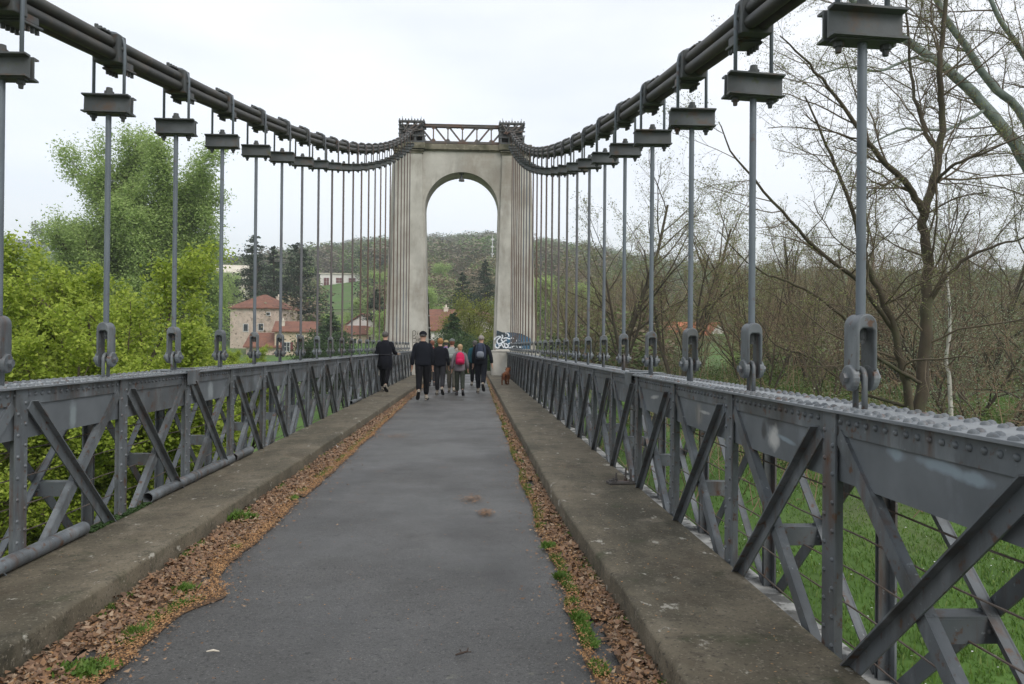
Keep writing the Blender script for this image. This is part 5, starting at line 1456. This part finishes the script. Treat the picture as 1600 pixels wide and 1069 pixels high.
# ---- tall willow
PW = dict(max=3, seg=[9, 8, 6, 4], wig=[.05, .10, .14, .2], up=[.04, .10, .06, -.02], n=[30, 15, 9, 0], t0=[.08, .12, .1, 0], ang=[(28, 62), (25, 60), (25, 60), (20, 50)], ratio=[.42, .46, .42], fall=.42, rk=.42)
w1 = leafy('willow_tree', 'tall twin-crowned soft green willow rising above the maple on the left', 'tree', PW, [((-.8, 0, -.5), (-.02, 0, 1), 16.6, .32), ((1.4, .5, -.5), (.05, .05, 1), 15.8, .28), ((3.2, -.5, -.5), (.14, .05, 1), 12.6, .22), ((-2.2, .5, -.5), (-.16, .05, 1), 11.0, .22), ((0.3, -.8, -.5), (.02, -.1, 1), 12.5, .2)], 9, 'willow_twig', 'willow', 420000, .19, .34, asp=.5, cl=6, lf=2)
place(w1, 205, 56, 0, 0, 1.0)
w2 = copy_tree(w1, 'lower blue-green willow at the far left edge behind the maples'); place(w2, -10, 48, -.5, 1.9, .62)
PB = dict(max=4, seg=[8, 6, 5, 4, 3], wig=[.08, .14, .18, .2, .25], up=[.05, .05, .04, .03, .0], n=[9, 7, 6, 5, 0], t0=[.3, .2, .15, .15, 0], ang=[(25, 55), (25, 55), (25, 60), (25, 60), (20, 50)], ratio=[.6, .55, .5, .45], fall=.4, rk=.58)
p1 = bare_tree('pale_tree', 'small almost bare tree with whitish buds left of the willow', 'tree', PB, 9, .2, 21, 'pale_bark', 'pale_bark', 'pale_leaf', 9000, .16, .2)
place(p1, 62, 80, 1.0, 0, 1.25)
p2 = copy_tree(p1, 'pale budding tree at the very left edge of the picture'); place(p2, 20, 70, 0, 2.0, 1.2)

# ---- conifers by the stone house
def conifer(label, seed, H, Rb, dens, cat='pine', shape='pine', m='conifer', name='pine_tree'):
    r_ = np.random.default_rng(seed)
    root = thing(name, label, cat)
    lines = []; P = []
    lines.append(([np.array((0, 0, -1.0)), np.array((.1, 0, H * .5)), np.array((0, 0.1, H))], [H * .022, H * .014, .03]))
    nb = dens
    for i in range(nb):
        t = (i + r_.uniform()) / nb
        z = H * lerp(.14, .99, t)
        if shape == 'pine': R_ = Rb * (1 - t) ** .55 * r_.uniform(.45, 1.15) * (1 if t > .12 else .8) + .3
        else: R_ = Rb * (1 - t) ** .9 * r_.uniform(.75, 1.1) + .15
        a = r_.uniform(0, 2 * PI)
        tip = np.array((math.cos(a) * R_, math.sin(a) * R_, z + R_ * r_.uniform(-.1, .25)))
        mid = np.array((math.cos(a) * R_ * .5, math.sin(a) * R_ * .5, z + R_ * .02))
        lines.append(([np.array((0, 0, z - .1)), mid, tip], [.07, .05, .02]))
        nn = int(90 * R_ / Rb) + 20
        f = r_.uniform(.25, 1.0, nn) ** .7
        c = mid[None] * 0 + np.array((0, 0, z))[None] + (tip - np.array((0, 0, z)))[None] * f[:, None]
        sp = R_ * .20 * (.4 + f)[:, None] * np.array([[1, 1, .35]])
        P.append(c + r_.normal(size=(nn, 3)) * sp)
    V, F = tubes(lines, 6); link('trunk', mesh_arrays('trunk', V, F), 'bark', root, True)
    P = np.concatenate(P); V, F = leaf_quads(P, .42 if shape == 'pine' else .36, r_, .45, .3); link('crown', mesh_arrays('crown', V, F), m, root)
    return root
c1 = conifer('tallest open-crowned dark pine left of the villa, behind the stone house', 31, 14, 3.6, 70); place(c1, 399, 128, 0, 0, 1.0)
zt = lambda o, px, py, Y, H: setattr(o, 'location', (at(px, Y), Y, zat(px, py, Y) - H))
zt(c1, 399, 366, 128, 14)
c2 = conifer('slimmer dark pine between the two big pines', 32, 13, 2.2, 55); zt(c2, 426, 384, 132, 13)
c3 = conifer('broad tiered dark pine directly left of the white villa', 33, 13.5, 4.4, 85); zt(c3, 466, 380, 130, 13.5)
c4 = conifer('dark round conifer in front of the red roofs, centre of the arch', 34, 6.4, 2.2, 60, 'conifer', 'cone', 'laurel', 'conifer_tree'); zt(c4, 708, 496, 72, 6.0)
c5 = conifer('dark evergreen left of centre in the arch, behind the red roof', 35, 9.5, 2.6, 60, 'conifer', 'cone', 'conifer', 'conifer_tree'); zt(c5, 722, 425, 118, 9.5)
c6 = conifer('tall dark evergreen on the right side of the arch view', 36, 12, 3.4, 80, 'conifer', 'cone', 'conifer', 'conifer_tree'); zt(c6, 757, 405, 135, 12)
c7 = conifer('dark shrubby evergreen in front of the white gabled house by the left pier', 37, 5.5, 2.6, 60, 'conifer', 'cone', 'laurel', 'conifer_tree'); zt(c7, 518, 488, 92, 5.5)
c8 = conifer('small dark evergreen beside the left pier', 38, 5.5, 1.8, 45, 'conifer', 'cone', 'conifer', 'conifer_tree'); zt(c8, 588, 452, 120, 5.5)
# ---- rounded deciduous and shrubs
PS = dict(max=2, seg=[5, 5, 4], wig=[.1, .16, .2], up=[.04, .05, .03], n=[10, 8, 0], t0=[.1, .1, 0], ang=[(25, 60), (25, 60), (20, 50)], ratio=[.65, .5], fall=.4, rk=.55)
y1_ = leafy('yellow_green_tree', 'airy yellow-green tree in the right half of the arch view', 'tree', PS, [((0, 0, -.5), (0, 0, 1), 6.5, .16), ((.4, 0, -.5), (.3, 0, 1), 5.6, .12), ((-.4, 0, -.5), (-.3, .1, 1), 5.2, .12)], 41, 'twig', 'yellowgreen', 16000, .16, .40, lf=1, cl=5)
zt(y1_, 748, 449, 78, 8.0)
y2_ = copy_tree(y1_, 'yellow-green bushy tree low at the right side of the arch, above the shrubs'); zt(y2_, 765, 500, 62, 5.0); y2_.scale = (.62,) * 3
d1 = leafy('laurel_bush', 'dark green bush behind the walkers at the end of the bridge', 'bush', PS, [((0, 0, -.5), (.1 * i, .1, 1), 2.6, .05) for i in range(-3, 4)], 42, 'twig', 'laurel', 14000, .11, .22, lf=1, cl=5)
zt(d1, 712, 517, 52, 3.2)
k = 0
for px, py, Y, H, sc, lab in ((745, 525, 50, 3, .95, 'dark green bush behind the walker with the large backpack'), (684, 530, 55, 3, .8, 'dark green bush at the left side of the arch, low'), (730, 540, 47, 3, .8, 'low dark bush closing the end of the road'), (768, 535, 49, 3, .9, 'low dark bush beside the foot of the right pier'),
                              (505, 520, 60, 3.2, 1.4, 'dark green bush beside the stone cottage, behind the left girder'), (545, 545, 52, 3.2, 1.0, 'dark green bush below the white gabled house'), (600, 535, 50, 3.2, .9, 'dark green bush against the left pier')):
    o = copy_tree(d1, lab); o.scale = (sc,) * 3; o.rotation_euler.z = k * 1.7; k += 1; zt(o, px, py, Y, 3.2 * sc)
# mid-distance village trees
gt = leafy('spring_tree', 'light green spring tree left of the villa, behind the pines', 'tree', PS, [((0, 0, -.5), (0, 0, 1), 6.0, .16), ((.3, 0, -.5), (.25, 0, 1), 5.6, .12)], 43, 'twig', 'willow', 11000, .26, .42, lf=1, cl=4)
zt(gt, 352, 430, 150, 7)
for i, (px, py, Y, sc, lab) in enumerate(((585, 428, 190, 1.0, 'green tree right of the villa beside the left pier'), (560, 470, 150, .8, 'low green tree below the garden wall'), (497, 468, 140, .9, 'green tree under the villa, between pines and cottage'), (515, 496, 120, .7, 'small green tree beside the cottage roof'),
                                          (690, 415, 200, 1.1, 'green tree high in the left part of the arch'), (850, 440, 120, 1.1, 'green tree close beside the right pier'), (905, 450, 130, 1.1, 'green tree right of the tower, second from the pier'), (604, 490, 110, .7, 'green tree between gabled house and left pier'),
                                          (668, 455, 130, .9, 'green tree at the left edge of the arch view'), (1150, 560, 60, .6, 'low green tree below the orange roofs'), (480, 420, 220, 1.0, 'green hillside tree just behind the broad pine'))):
    o = copy_tree(gt, lab); o.scale = (sc,) * 3; o.rotation_euler.z = i * 2.2; zt(o, px, py, Y, 7.0 * sc)

# ---- hero bare trees on the right bank
PH = dict(max=5, seg=[10, 9, 7, 5, 4, 3], wig=[.05, .09, .12, .16, .2, .22], up=[.03, .035, .02, .01, 0, -.01], n=[5, 8, 8, 6, 5, 0], t0=[.30, .16, .12, .12, .1, 0],
          ang=[(25, 50), (28, 60), (30, 65), (30, 65), (30, 65), (20, 50)], ratio=[.70, .55, .52, .48, .45], fall=.35, rk=.50, taper=.45)
def ray(px, py, Y): return np.array((at(px, Y), Y, zat(px, py, Y)))
def limb(out, rng_, path, r0, r1, lvl, prm, kids, Lk=1.0):
    """a traced limb: picture-space waypoints with their own distance, then random side branches"""
    P = [ray(*p) for p in path]; pts_ = []
    for i in range(len(P) - 1):
        p0 = P[max(i - 1, 0)]; p1_ = P[i]; p2_ = P[i + 1]; p3 = P[min(i + 2, len(P) - 1)]
        for j in range(5):
            t = j / 5
            pts_.append(.5 * ((2 * p1_) + (-p0 + p2_) * t + (2 * p0 - 5 * p1_ + 4 * p2_ - p3) * t * t + (-p0 + 3 * p1_ - 3 * p2_ + p3) * t ** 3) + rng_.normal(size=3) * .015)
    pts_.append(P[-1]); m_ = len(pts_)
    rr = [lerp(r0, r1, i / (m_ - 1)) for i in range(m_)]
    out.setdefault(0, []).append((pts_, rr))
    for c in range(kids):
        t = lerp(.15, 1.0, (c + rng_.uniform()) / kids); i = min(int(t * (m_ - 1)), m_ - 2)
        dd = pts_[i + 1] - pts_[i]; dd = dd / np.linalg.norm(dd)
        x = rng_.normal(size=3); x -= dd * x.dot(dd); x /= np.linalg.norm(x); a = rad(rng_.uniform(28, 60))
        grow(rng_, out, pts_[i], dd * math.cos(a) + x * math.sin(a), Lk * rng_.uniform(.7, 1.3) * (1.15 - .5 * t), min(rr[i] * .42, .026), lvl, prm)
def traced_tree(name, label, limbs, seed, tm, twm, leaf, leaf_n, leaf_size, twr=1.0):
    rng_ = np.random.default_rng(seed); out = {}
    for (path, r0, r1, lvl, kids, Lk) in limbs: limb(out, rng_, path, r0, r1, lvl, PH, kids, Lk)
    base = limbs[0][0][0]; p0 = ray(*base)
    root = thing(name, label, 'tree', tuple(p0))
    V, F = tubes(out[0], 9); V = V - p0; link('trunk', mesh_arrays('trunk', V, F), tm, root, True)
    big = [l for k in out if k in (1, 2, 3) for l in out[k]]
    V, F = tubes(big, 4); V = V - p0; link('branches', mesh_arrays('branches', V, F), twm, root)
    tw = [l for k in out if k > 3 for l in out[k]]
    V, F = tubes(tw, 3); V = V - p0; link('twigs', mesh_arrays('twigs', V, F), twm, root)
    if leaf:
        P = np.array([p for l in out[max(out)] for p in l[0][1:]]); P = P[rng_.integers(0, len(P), leaf_n)] + rng_.normal(size=(leaf_n, 3)) * .03
        V, F = leaf_quads(P - p0, leaf_size, rng_, .6, .2); link('buds', mesh_arrays('buds', V, F), leaf, root)
    return root
YT = 17.0
traced_tree('acacia_tree', 'near bare tree with a forked dark trunk right of the nearest right hanger', [
    ([(1432, 700, YT), (1437, 640, YT), (1446, 540, YT), (1447, 470, YT), (1449, 400, YT), (1441, 345, YT), (1452, 300, YT), (1466, 245, YT), (1470, 180, YT), (1466, 110, YT - .3), (1472, 40, YT - .3), (1478, -60, YT - .5)], .150, .040, 2, 24, 2.2),
    ([(1444, 340, YT), (1425, 300, YT - .3), (1390, 262, YT - .7), (1350, 215, YT - 1), (1310, 160, YT - 1.2), (1262, 100, YT - 1.5), (1215, 55, YT - 1.8)], .085, .012, 2, 16, 2.0),
    ([(1427, 690, YT), (1415, 600, YT - .2), (1398, 520, YT - .4), (1370, 450, YT - .6), (1345, 380, YT - .8), (1320, 300, YT - 1), (1290, 230, YT - 1.3), (1255, 150, YT - 1.5)], .10, .015, 2, 18, 2.2),
    ([(1395, 515, YT - .4), (1340, 440, YT - 1.2), (1280, 395, YT - 2), (1220, 330, YT - 2.6), (1150, 250, YT - 3.0), (1120, 190, YT - 3.2)], .055, .008, 2, 14, 1.8),
    ([(1466, 245, YT), (1442, 200, YT + .2), (1425, 140, YT + .3), (1418, 70, YT + .3), (1412, -10, YT + .3)], .055, .02, 2, 10, 1.6),
    ([(1448, 480, YT), (1480, 430, YT - .3), (1520, 400, YT - .6), (1570, 380, YT - .9), (1640, 362, YT - 1.2)], .05, .015, 2, 10, 1.6),
    ([(1452, 300, YT), (1482, 262, YT - .5), (1530, 240, YT - .9), (1600, 210, YT - 1.3)], .045, .015, 2, 9, 1.5),
    ([(1443, 600, YT), (1375, 560, YT - 1), (1300, 480, YT - 1.6), (1230, 440, YT - 2), (1180, 420, YT - 2.4), (1120, 360, YT - 2.6)], .045, .008, 2, 12, 1.8),
    ([(1430, 640, YT), (1340, 610, YT + .5), (1270, 560, YT + 1), (1215, 540, YT + 1.4), (1170, 480, YT + 2)], .04, .010, 2, 10, 1.7)],
    51, 'bark', 'twig', 'bud', 26000, .034)
YP = 22.0
traced_tree('poplar_tree', 'pale grey-barked leaning poplar limbs crossing the top right corner', [
    ([(1760, 620, YP), (1700, 460, YP), (1640, 330, YP), (1594, 240, YP), (1540, 170, YP), (1480, 110, YP), (1410, 60, YP), (1340, 10, YP), (1300, -30, YP)], .24, .07, 2, 18, 2.4),
    ([(1660, 360, YP), (1600, 190, YP + .5), (1545, 130, YP + .5), (1505, 70, YP + .5), (1470, 20, YP + .5), (1440, -50, YP + .5)], .13, .08, 2, 14, 2.2),
    ([(1700, 350, YP - .5), (1640, 180, YP - .6), (1600, 90, YP - .6), (1560, 30, YP - .7), (1530, -40, YP - .7)], .11, .05, 2, 14, 2.2),
    ([(1480, 110, YP), (1430, 90, YP - .5), (1370, 110, YP - 1), (1310, 105, YP - 1.4), (1240, 130, YP - 1.8)], .06, .01, 2, 12, 1.8),
    ([(1540, 170, YP), (1480, 200, YP - .5), (1400, 205, YP - 1), (1330, 250, YP - 1.4), (1290, 330, YP - 1.6)], .05, .008, 2, 12, 1.8)],
    52, 'pale_bark', 'twig', 'bud', 20000, .038)
# birch
rt = traced_tree('birch_tree', 'thin white-stemmed birch right of the forked tree', [([(1487, 690, 21), (1485, 620, 21), (1481, 560, 21), (1484, 500, 21), (1479, 430, 21), (1482, 350, 21), (1476, 260, 21)], .065, .015, 3, 26, 1.5)], 53, 'birch', 'twig', 'pale_leaf', 2500, .05)
# flowering shrub tree right
PF = dict(max=3, seg=[6, 5, 5, 4], wig=[.1, .15, .18, .2], up=[.03, .03, .02, .0], n=[10, 8, 7, 0], t0=[.15, .12, .1, 0], ang=[(30, 60), (25, 60), (25, 60), (20, 50)], ratio=[.65, .55, .5], fall=.35, rk=.55)
f1 = leafy('blossom_tree', 'tree with pale whitish-green spring blossom at the right edge', 'tree', PF, [((0, 0, -.5), (-.15, 0, 1), 5.4, .13), ((.3, 0, -.5), (.3, .1, 1), 5.6, .10), ((-.3, .2, -.5), (-.45, .1, 1), 5.0, .09)], 55, 'twig_red', 'pale_leaf', 8000, .055, .14, cl=3, asp=.8)
place(f1, 1560, 22, -.3, .5, 1.0)
f2 = copy_tree(f1, 'pale blossoming tree further back, right of the birch'); place(f2, 1500, 30, 0, 2.4, .95)
f3 = copy_tree(f1, 'low pale blossoming tree behind the second right hanger'); place(f3, 1085, 46, -2.2, 4.4, .62)

# mid-distance bare trees: prototypes then copies
PT = dict(max=4, seg=[9, 7, 5, 4, 3], wig=[.07, .11, .15, .2, .22], up=[.04, .05, .03, .02, 0], n=[11, 8, 6, 4, 0], t0=[.18, .15, .15, .15, 0], ang=[(22, 50), (25, 55), (25, 60), (25, 60), (20, 50)], ratio=[.58, .52, .48, .45], fall=.40, rk=.55)
tA = bare_tree('bare_tree', 'brown bare tree right of the tower', 'tree', PT, 11, .17, 61, leaf='bud', leaf_n=7000, leaf_size=.08, leaf_spread=.08, stems=[((0, 0, -.6), (.05, 0, 1), 11, .17), ((.2, 0, -.6), (-.25, .1, 1), 9, .11)])
tB = bare_tree('bare_tree', 'crooked bare tree', 'tree', PT, 10, .17, 62, twig_mat='twig_red', leaf='bud', leaf_n=10000, leaf_size=.08, leaf_spread=.10, stems=[((0, 0, -.6), (0, 0, 1), 10, .16), ((.1, 0, -.6), (.3, .1, 1), 9, .12), ((-.1, 0, -.6), (-.3, -.1, 1), 8, .10)])
tC = bare_tree('bare_tree', 'many-stemmed bare thicket tree', 'tree', PT, 8, .10, 63, twig_mat='twig_red', stems=[((math.cos(a) * .4, math.sin(a) * .4, -.5), (math.cos(a) * .25, math.sin(a) * .25, 1), 7.5, .065) for a in (0, 1.3, 2.6, 3.9, 5.2)])
protos = [tA, tB, tC]
spots = [  # px, Y, proto, scale, rz, label
    (975, 42, 0, .98, .4, 'tall bare tree with spreading crown behind the seventh right hanger'),
    (1062, 40, 1, .98, 2.0, 'tall bare tree behind the fourth right hanger, crooked crown'),
    (935, 62, 2, 1.0, 1.0, 'bare thicket tree between the tower and the tall spreading tree'),
    (890, 66, 0, .80, 3.0, 'slim bare tree close beside the right pier'),
    (915, 52, 1, .62, 5.0, 'small bare tree low beside the slim tree near the right pier'),
    (1008, 58, 2, 1.1, 2.2, 'bare thicket tree between the two tall bare trees'),
    (1028, 75, 1, .9, 4.2, 'distant bare tree left of the orange barn roof'),
    (1086, 48, 2, .6, .2, 'bare thicket tree in front of the orange roofs'),
    (1163, 44, 1, .80, 3.3, 'bare tree right of the orange roofs'),
    (1180, 62, 0, .85, 1.5, 'bare tree behind the second right hanger'),
    (1190, 38, 2, .85, 5.5, 'bare thicket tree just right of the second right hanger'),
    (1225, 50, 1, .95, 2.7, 'bare tree midway between the first two right hangers, leaning left'),
    (1262, 42, 0, .78, 4.6, 'bare tree midway between the first two right hangers, slender'),
    (1290, 34, 2, .80, 1.2, 'bare thicket tree left of the nearest right hanger, low'),
    (1312, 56, 1, 1.0, .9, 'bare tree left of the nearest right hanger, far back'),
    (1350, 46, 0, .85, 2.9, 'bare tree directly behind the nearest right hanger'),
    (1380, 36, 2, .82, 3.7, 'bare thicket tree right of the nearest right hanger'),
    (1405, 52, 1, .90, 5.2, 'bare tree behind the forked trunk, left side'),
    (1455, 44, 0, .80, .1, 'bare tree behind the forked trunk, right side'),
    (1478, 34, 2, .88, 2.5, 'bare thicket tree behind the birch'),
    (1520, 46, 1, .95, 4.0, 'bare tree far right behind the blossom'),
    (1556, 36, 0, .80, 5.9, 'bare tree near the right edge, slender'),
    (1600, 42, 2, 1.1, 1.8, 'bare thicket tree at the right edge of the picture'),
    (1680, 34, 1, 1.0, 1.1, 'bare tree beyond the right edge of the picture'),
    (1240, 78, 0, 1.1, .6, 'distant bare tree above the girder, between the first two right hangers'),
    (1012, 86, 1, 1.0, 3.9, 'distant bare tree directly behind the fifth right hanger'),
    (955, 90, 0, 1.0, 2.3, 'distant bare tree behind the sixth right hanger'),
    (860, 95, 1, .9, 1.3, 'distant bare tree immediately beside the right pier'),
]
used = set()
for i, (px, Y, p, sc, rz, lab) in enumerate(spots):
    if p in used: o = copy_tree(protos[p], lab)
    else: o = protos[p]; o['label'] = lab; used.add(p)
    o['group'] = 'bare trees on the right bank'
    place(o, px, Y, -.2, rz, (sc * 1.0, sc * 1.0, sc))

# ---- undergrowth, grass
rng = np.random.default_rng(77)
def scatter_polar(n, p0, p1, r0, r1, power=1.0):
    px = rng.uniform(p0, p1, n); a = YAW + np.arctan((px - 800) / FPX)
    r = r0 + (r1 - r0) * rng.uniform(0, 1, n) ** power
    return r * np.sin(a), r * np.cos(a), px
X, Y, px = scatter_polar(6500, 830, 1950, 25, 66, 1.2)
kk = fbm(X, Y, 5.0, 8)
h = np.clip(.3 + 1.2 * kk, 0, 1.5)
keep = (h > .15) & (X > 3.5); X, Y, h = X[keep], Y[keep], h[keep]
n = len(X); c = 14
PX = np.repeat(X, c) + rng.normal(size=n * c) * .35; PY = np.repeat(Y, c) + rng.normal(size=n * c) * .35
PZ = terrain(PX, PY) + np.repeat(h, c) * rng.uniform(0, 1, n * c) * 1.1
V, F = leaf_quads(np.stack([PX, PY, PZ], 1), .12, rng, .7, .4, fold=True)
tag(link('undergrowth', mesh_arrays('undergrowth', V, F), 'bramble'), 'dark green bramble undergrowth beneath the bare trees on the right bank', 'undergrowth', kind='stuff')
# dry brush stems
X, Y, px = scatter_polar(2000, 830, 1900, 20, 70, 1.2)
Z = terrain(X, Y); lines = []
for x, y, z in zip(X, Y, Z):
    if x < 3.5: continue
    d = rng.normal(size=3) * .45 + np.array((0, 0, .9)); L_ = rng.uniform(.7, 2.4)
    p = np.array((x, y, z - .1)); lines.append(([p, p + d * L_ * .5 + rng.normal(size=3) * .1, p + d * L_ + np.array((rng.normal() * .3, 0, -.15 * L_))], [.016, .011, .004]))
V, F = tubes(lines, 3); tag(link('brushwood', mesh_arrays('brushwood', V, F), 'twig_red'), 'tangle of dry brown stems under the bare trees on the right bank', 'brushwood', kind='stuff')
X, Y, px = scatter_polar(150000, 850, 2300, 9, 42, .8)
keep = X > 2.6; X, Y = X[keep], Y[keep]
hv_ = np.clip(.13 * (1 + .9 * fbm(X, Y, 3.0, 5)), .05, .3)
V, F = blades(np.stack([X, Y, terrain(X, Y)], 1), hv_, rng, .012, .8)
tag(link('grass', mesh_arrays('grass', V, F), 'grass'), 'lush meadow grass under the right side of the bridge', 'grass', kind='stuff')
X, Y, px = scatter_polar(700, 900, 2200, 10, 26, 1.0)
keep = X > 2.6; X, Y = X[keep], Y[keep]
V, F = leaf_quads(np.stack([X, Y, terrain(X, Y) + .12], 1), .035, rng, 1.0, 3.0)
tag(link('daisies', mesh_arrays('daisies', V, F), 'white'), 'tiny white daisies dotted over the grass below the right girder', 'daisies', kind='stuff')
X, Y, px = scatter_polar(60000, -700, 640, 7, 34, .8)
keep = X < -3.4; X, Y = X[keep], Y[keep]
V, F = blades(np.stack([X, Y, terrain(X, Y)], 1), .16, rng, .014, .8)
tag(link('grass', mesh_arrays('grass', V, F), 'grass'), 'meadow grass on the left bank below the maples', 'grass', kind='stuff')

# ---- woods on the hills: one far-off mass
def woods(name, label, n, p0, p1, r0, r1, power, smin, smax, pal, q, seed, leafsz, xmin=None, hold=None):
    r_ = np.random.default_rng(seed)
    protos_ = []
    for i in range(4):
        m_ = q
        d_ = r_.normal(size=(m_, 3)); d_ /= np.linalg.norm(d_, axis=1)[:, None]
        rr = r_.uniform(.45, 1.0, m_) ** .6
        lob = 1 + .28 * np.sin(d_[:, 0] * 5 + i) * np.cos(d_[:, 1] * 5 + i * 2)
        P_ = d_ * (rr * lob)[:, None] * np.array([[.5, .5, .55]]) + np.array([[0, 0, .58]])
        V_, F_ = leaf_quads(P_, leafsz, r_, .8, .9)
        protos_.append(V_)
    px_ = r_.uniform(p0, p1, n); a = YAW + np.arctan((px_ - 800) / FPX); r = r0 + (r1 - r0) * r_.uniform(0, 1, n) ** power
    X, Y = r * np.sin(a), r * np.cos(a)
    den = fbm(X, Y, 60, 4)
    keep = den > -.42
    if xmin is not None: keep &= (np.abs(X) > xmin)
    for (ha, hb, hr) in (hold or ()): keep &= ~((px_ > ha) & (px_ < hb) & (r < hr))
    X, Y, den, r, px_ = X[keep], Y[keep], den[keep], r[keep], px_[keep]
    Z = terrain(X, Y) - .5
    n = len(X); S = r_.uniform(smin, smax, n) * (0.8 + .4 * r_.uniform(0, 1, n))
    zone = fbm(X, Y, 85, 12) + .35 * r_.normal(size=n)
    pal = np.array(pal); ci = np.clip(((zone + 1.1) / 2.2 * len(pal)).astype(int), 0, len(pal) - 1)
    ev = r_.uniform(0, 1, n) < .06
    colr = pal[ci] * r_.uniform(.8, 1.25, (n, 1)); colr[ev] = np.array([.03, .05, .025])
    VV = []; CC = []
    for i in range(4):
        s_ = np.where(np.arange(n) % 4 == i)[0]
        an = r_.uniform(0, 2 * PI, len(s_)); c_, sn = np.cos(an), np.sin(an)
        B = protos_[i]
        sc = S[s_][:, None]
        bx = (B[None, :, 0] * c_[:, None] - B[None, :, 1] * sn[:, None]) * sc * 1.15 + X[s_][:, None]
        by = (B[None, :, 0] * sn[:, None] + B[None, :, 1] * c_[:, None]) * sc * 1.15 + Y[s_][:, None]
        bz = B[None, :, 2] * sc + Z[s_][:, None]
        VV.append(np.stack([bx, by, bz], -1).reshape(-1, 3)); CC.append(np.repeat(colr[s_], B.shape[0], 0))
    V = np.concatenate(VV); Cc = np.concatenate(CC)
    me = mesh_arrays(name, V, np.arange(len(V)).reshape(-1, 4))
    at_ = me.color_attributes.new('Col', 'FLOAT_COLOR', 'POINT')
    at_.data.foreach_set('color', np.concatenate([Cc, np.ones((len(Cc), 1))], 1).astype(np.float32).ravel())
    tag(link(name, me, 'woods'), label, 'woods', kind='stuff')
PAL = [(.23, .20, .145), (.19, .23, .095), (.24, .21, .15), (.16, .24, .075), (.21, .21, .12), (.15, .23, .07), (.22, .23, .13), (.20, .29, .09)]
woods('woods', 'budding brown and green woodland covering the far hillside', 4600, 260, 1750, 230, 660, .75, 6, 10, PAL, 260, 5, .095, hold=[(490, 572, 262), (1024, 1052, 275), (762, 775, 262)])
PAL2 = [(.27, .21, .14), (.24, .21, .12), (.18, .24, .08), (.28, .22, .15), (.16, .22, .07), (.23, .28, .10)]
woods('woods', 'nearer belt of mixed spring trees between the village and the hillside', 520, 330, 1700, 120, 240, 1.0, 4.0, 7.5, PAL2, 500, 6, .075, hold=[(490, 572, 262), (1024, 1052, 275), (1046, 1155, 160), (650, 770, 130), (345, 360, 200)])
woods('woods', 'low brown-green thicket behind the bare trees on the right bank', 520, 850, 1900, 52, 120, 1.0, 2.2, 4.2, PAL2, 420, 8, .07, hold=[(1046, 1150, 146)])
# ================================================================== HAZE: the damp spring air over the valley
b = MB(); b.box((0, 0, 0), (1, 1, 1))
hm_ = bpy.data.materials.new('valley_haze'); hm_.use_nodes = True
t = hm_.node_tree; t.nodes.clear()
ho = N(t, 'ShaderNodeOutputMaterial'); hv = N(t, 'ShaderNodeVolumePrincipled')
hv.inputs['Color'].default_value = (0.90, 0.93, 0.96, 1); hv.inputs['Density'].default_value = 0.0007; hv.inputs['Anisotropy'].default_value = 0.2
t.links.new(hv.outputs[0], ho.inputs['Volume'])
o = b.build('haze', hm_)
zs_all = [float(Zg.min()), float(Zg.max())]
o.scale = (3900, 3900, 260); o.location = (0, 0, 260 / 2 + min(zs_all[0], -10) - 60)
tag(o, kind='stuff'); o['label'] = 'thin pale haze in the valley air'; o['category'] = 'haze'
print('HAZE', zs_all)
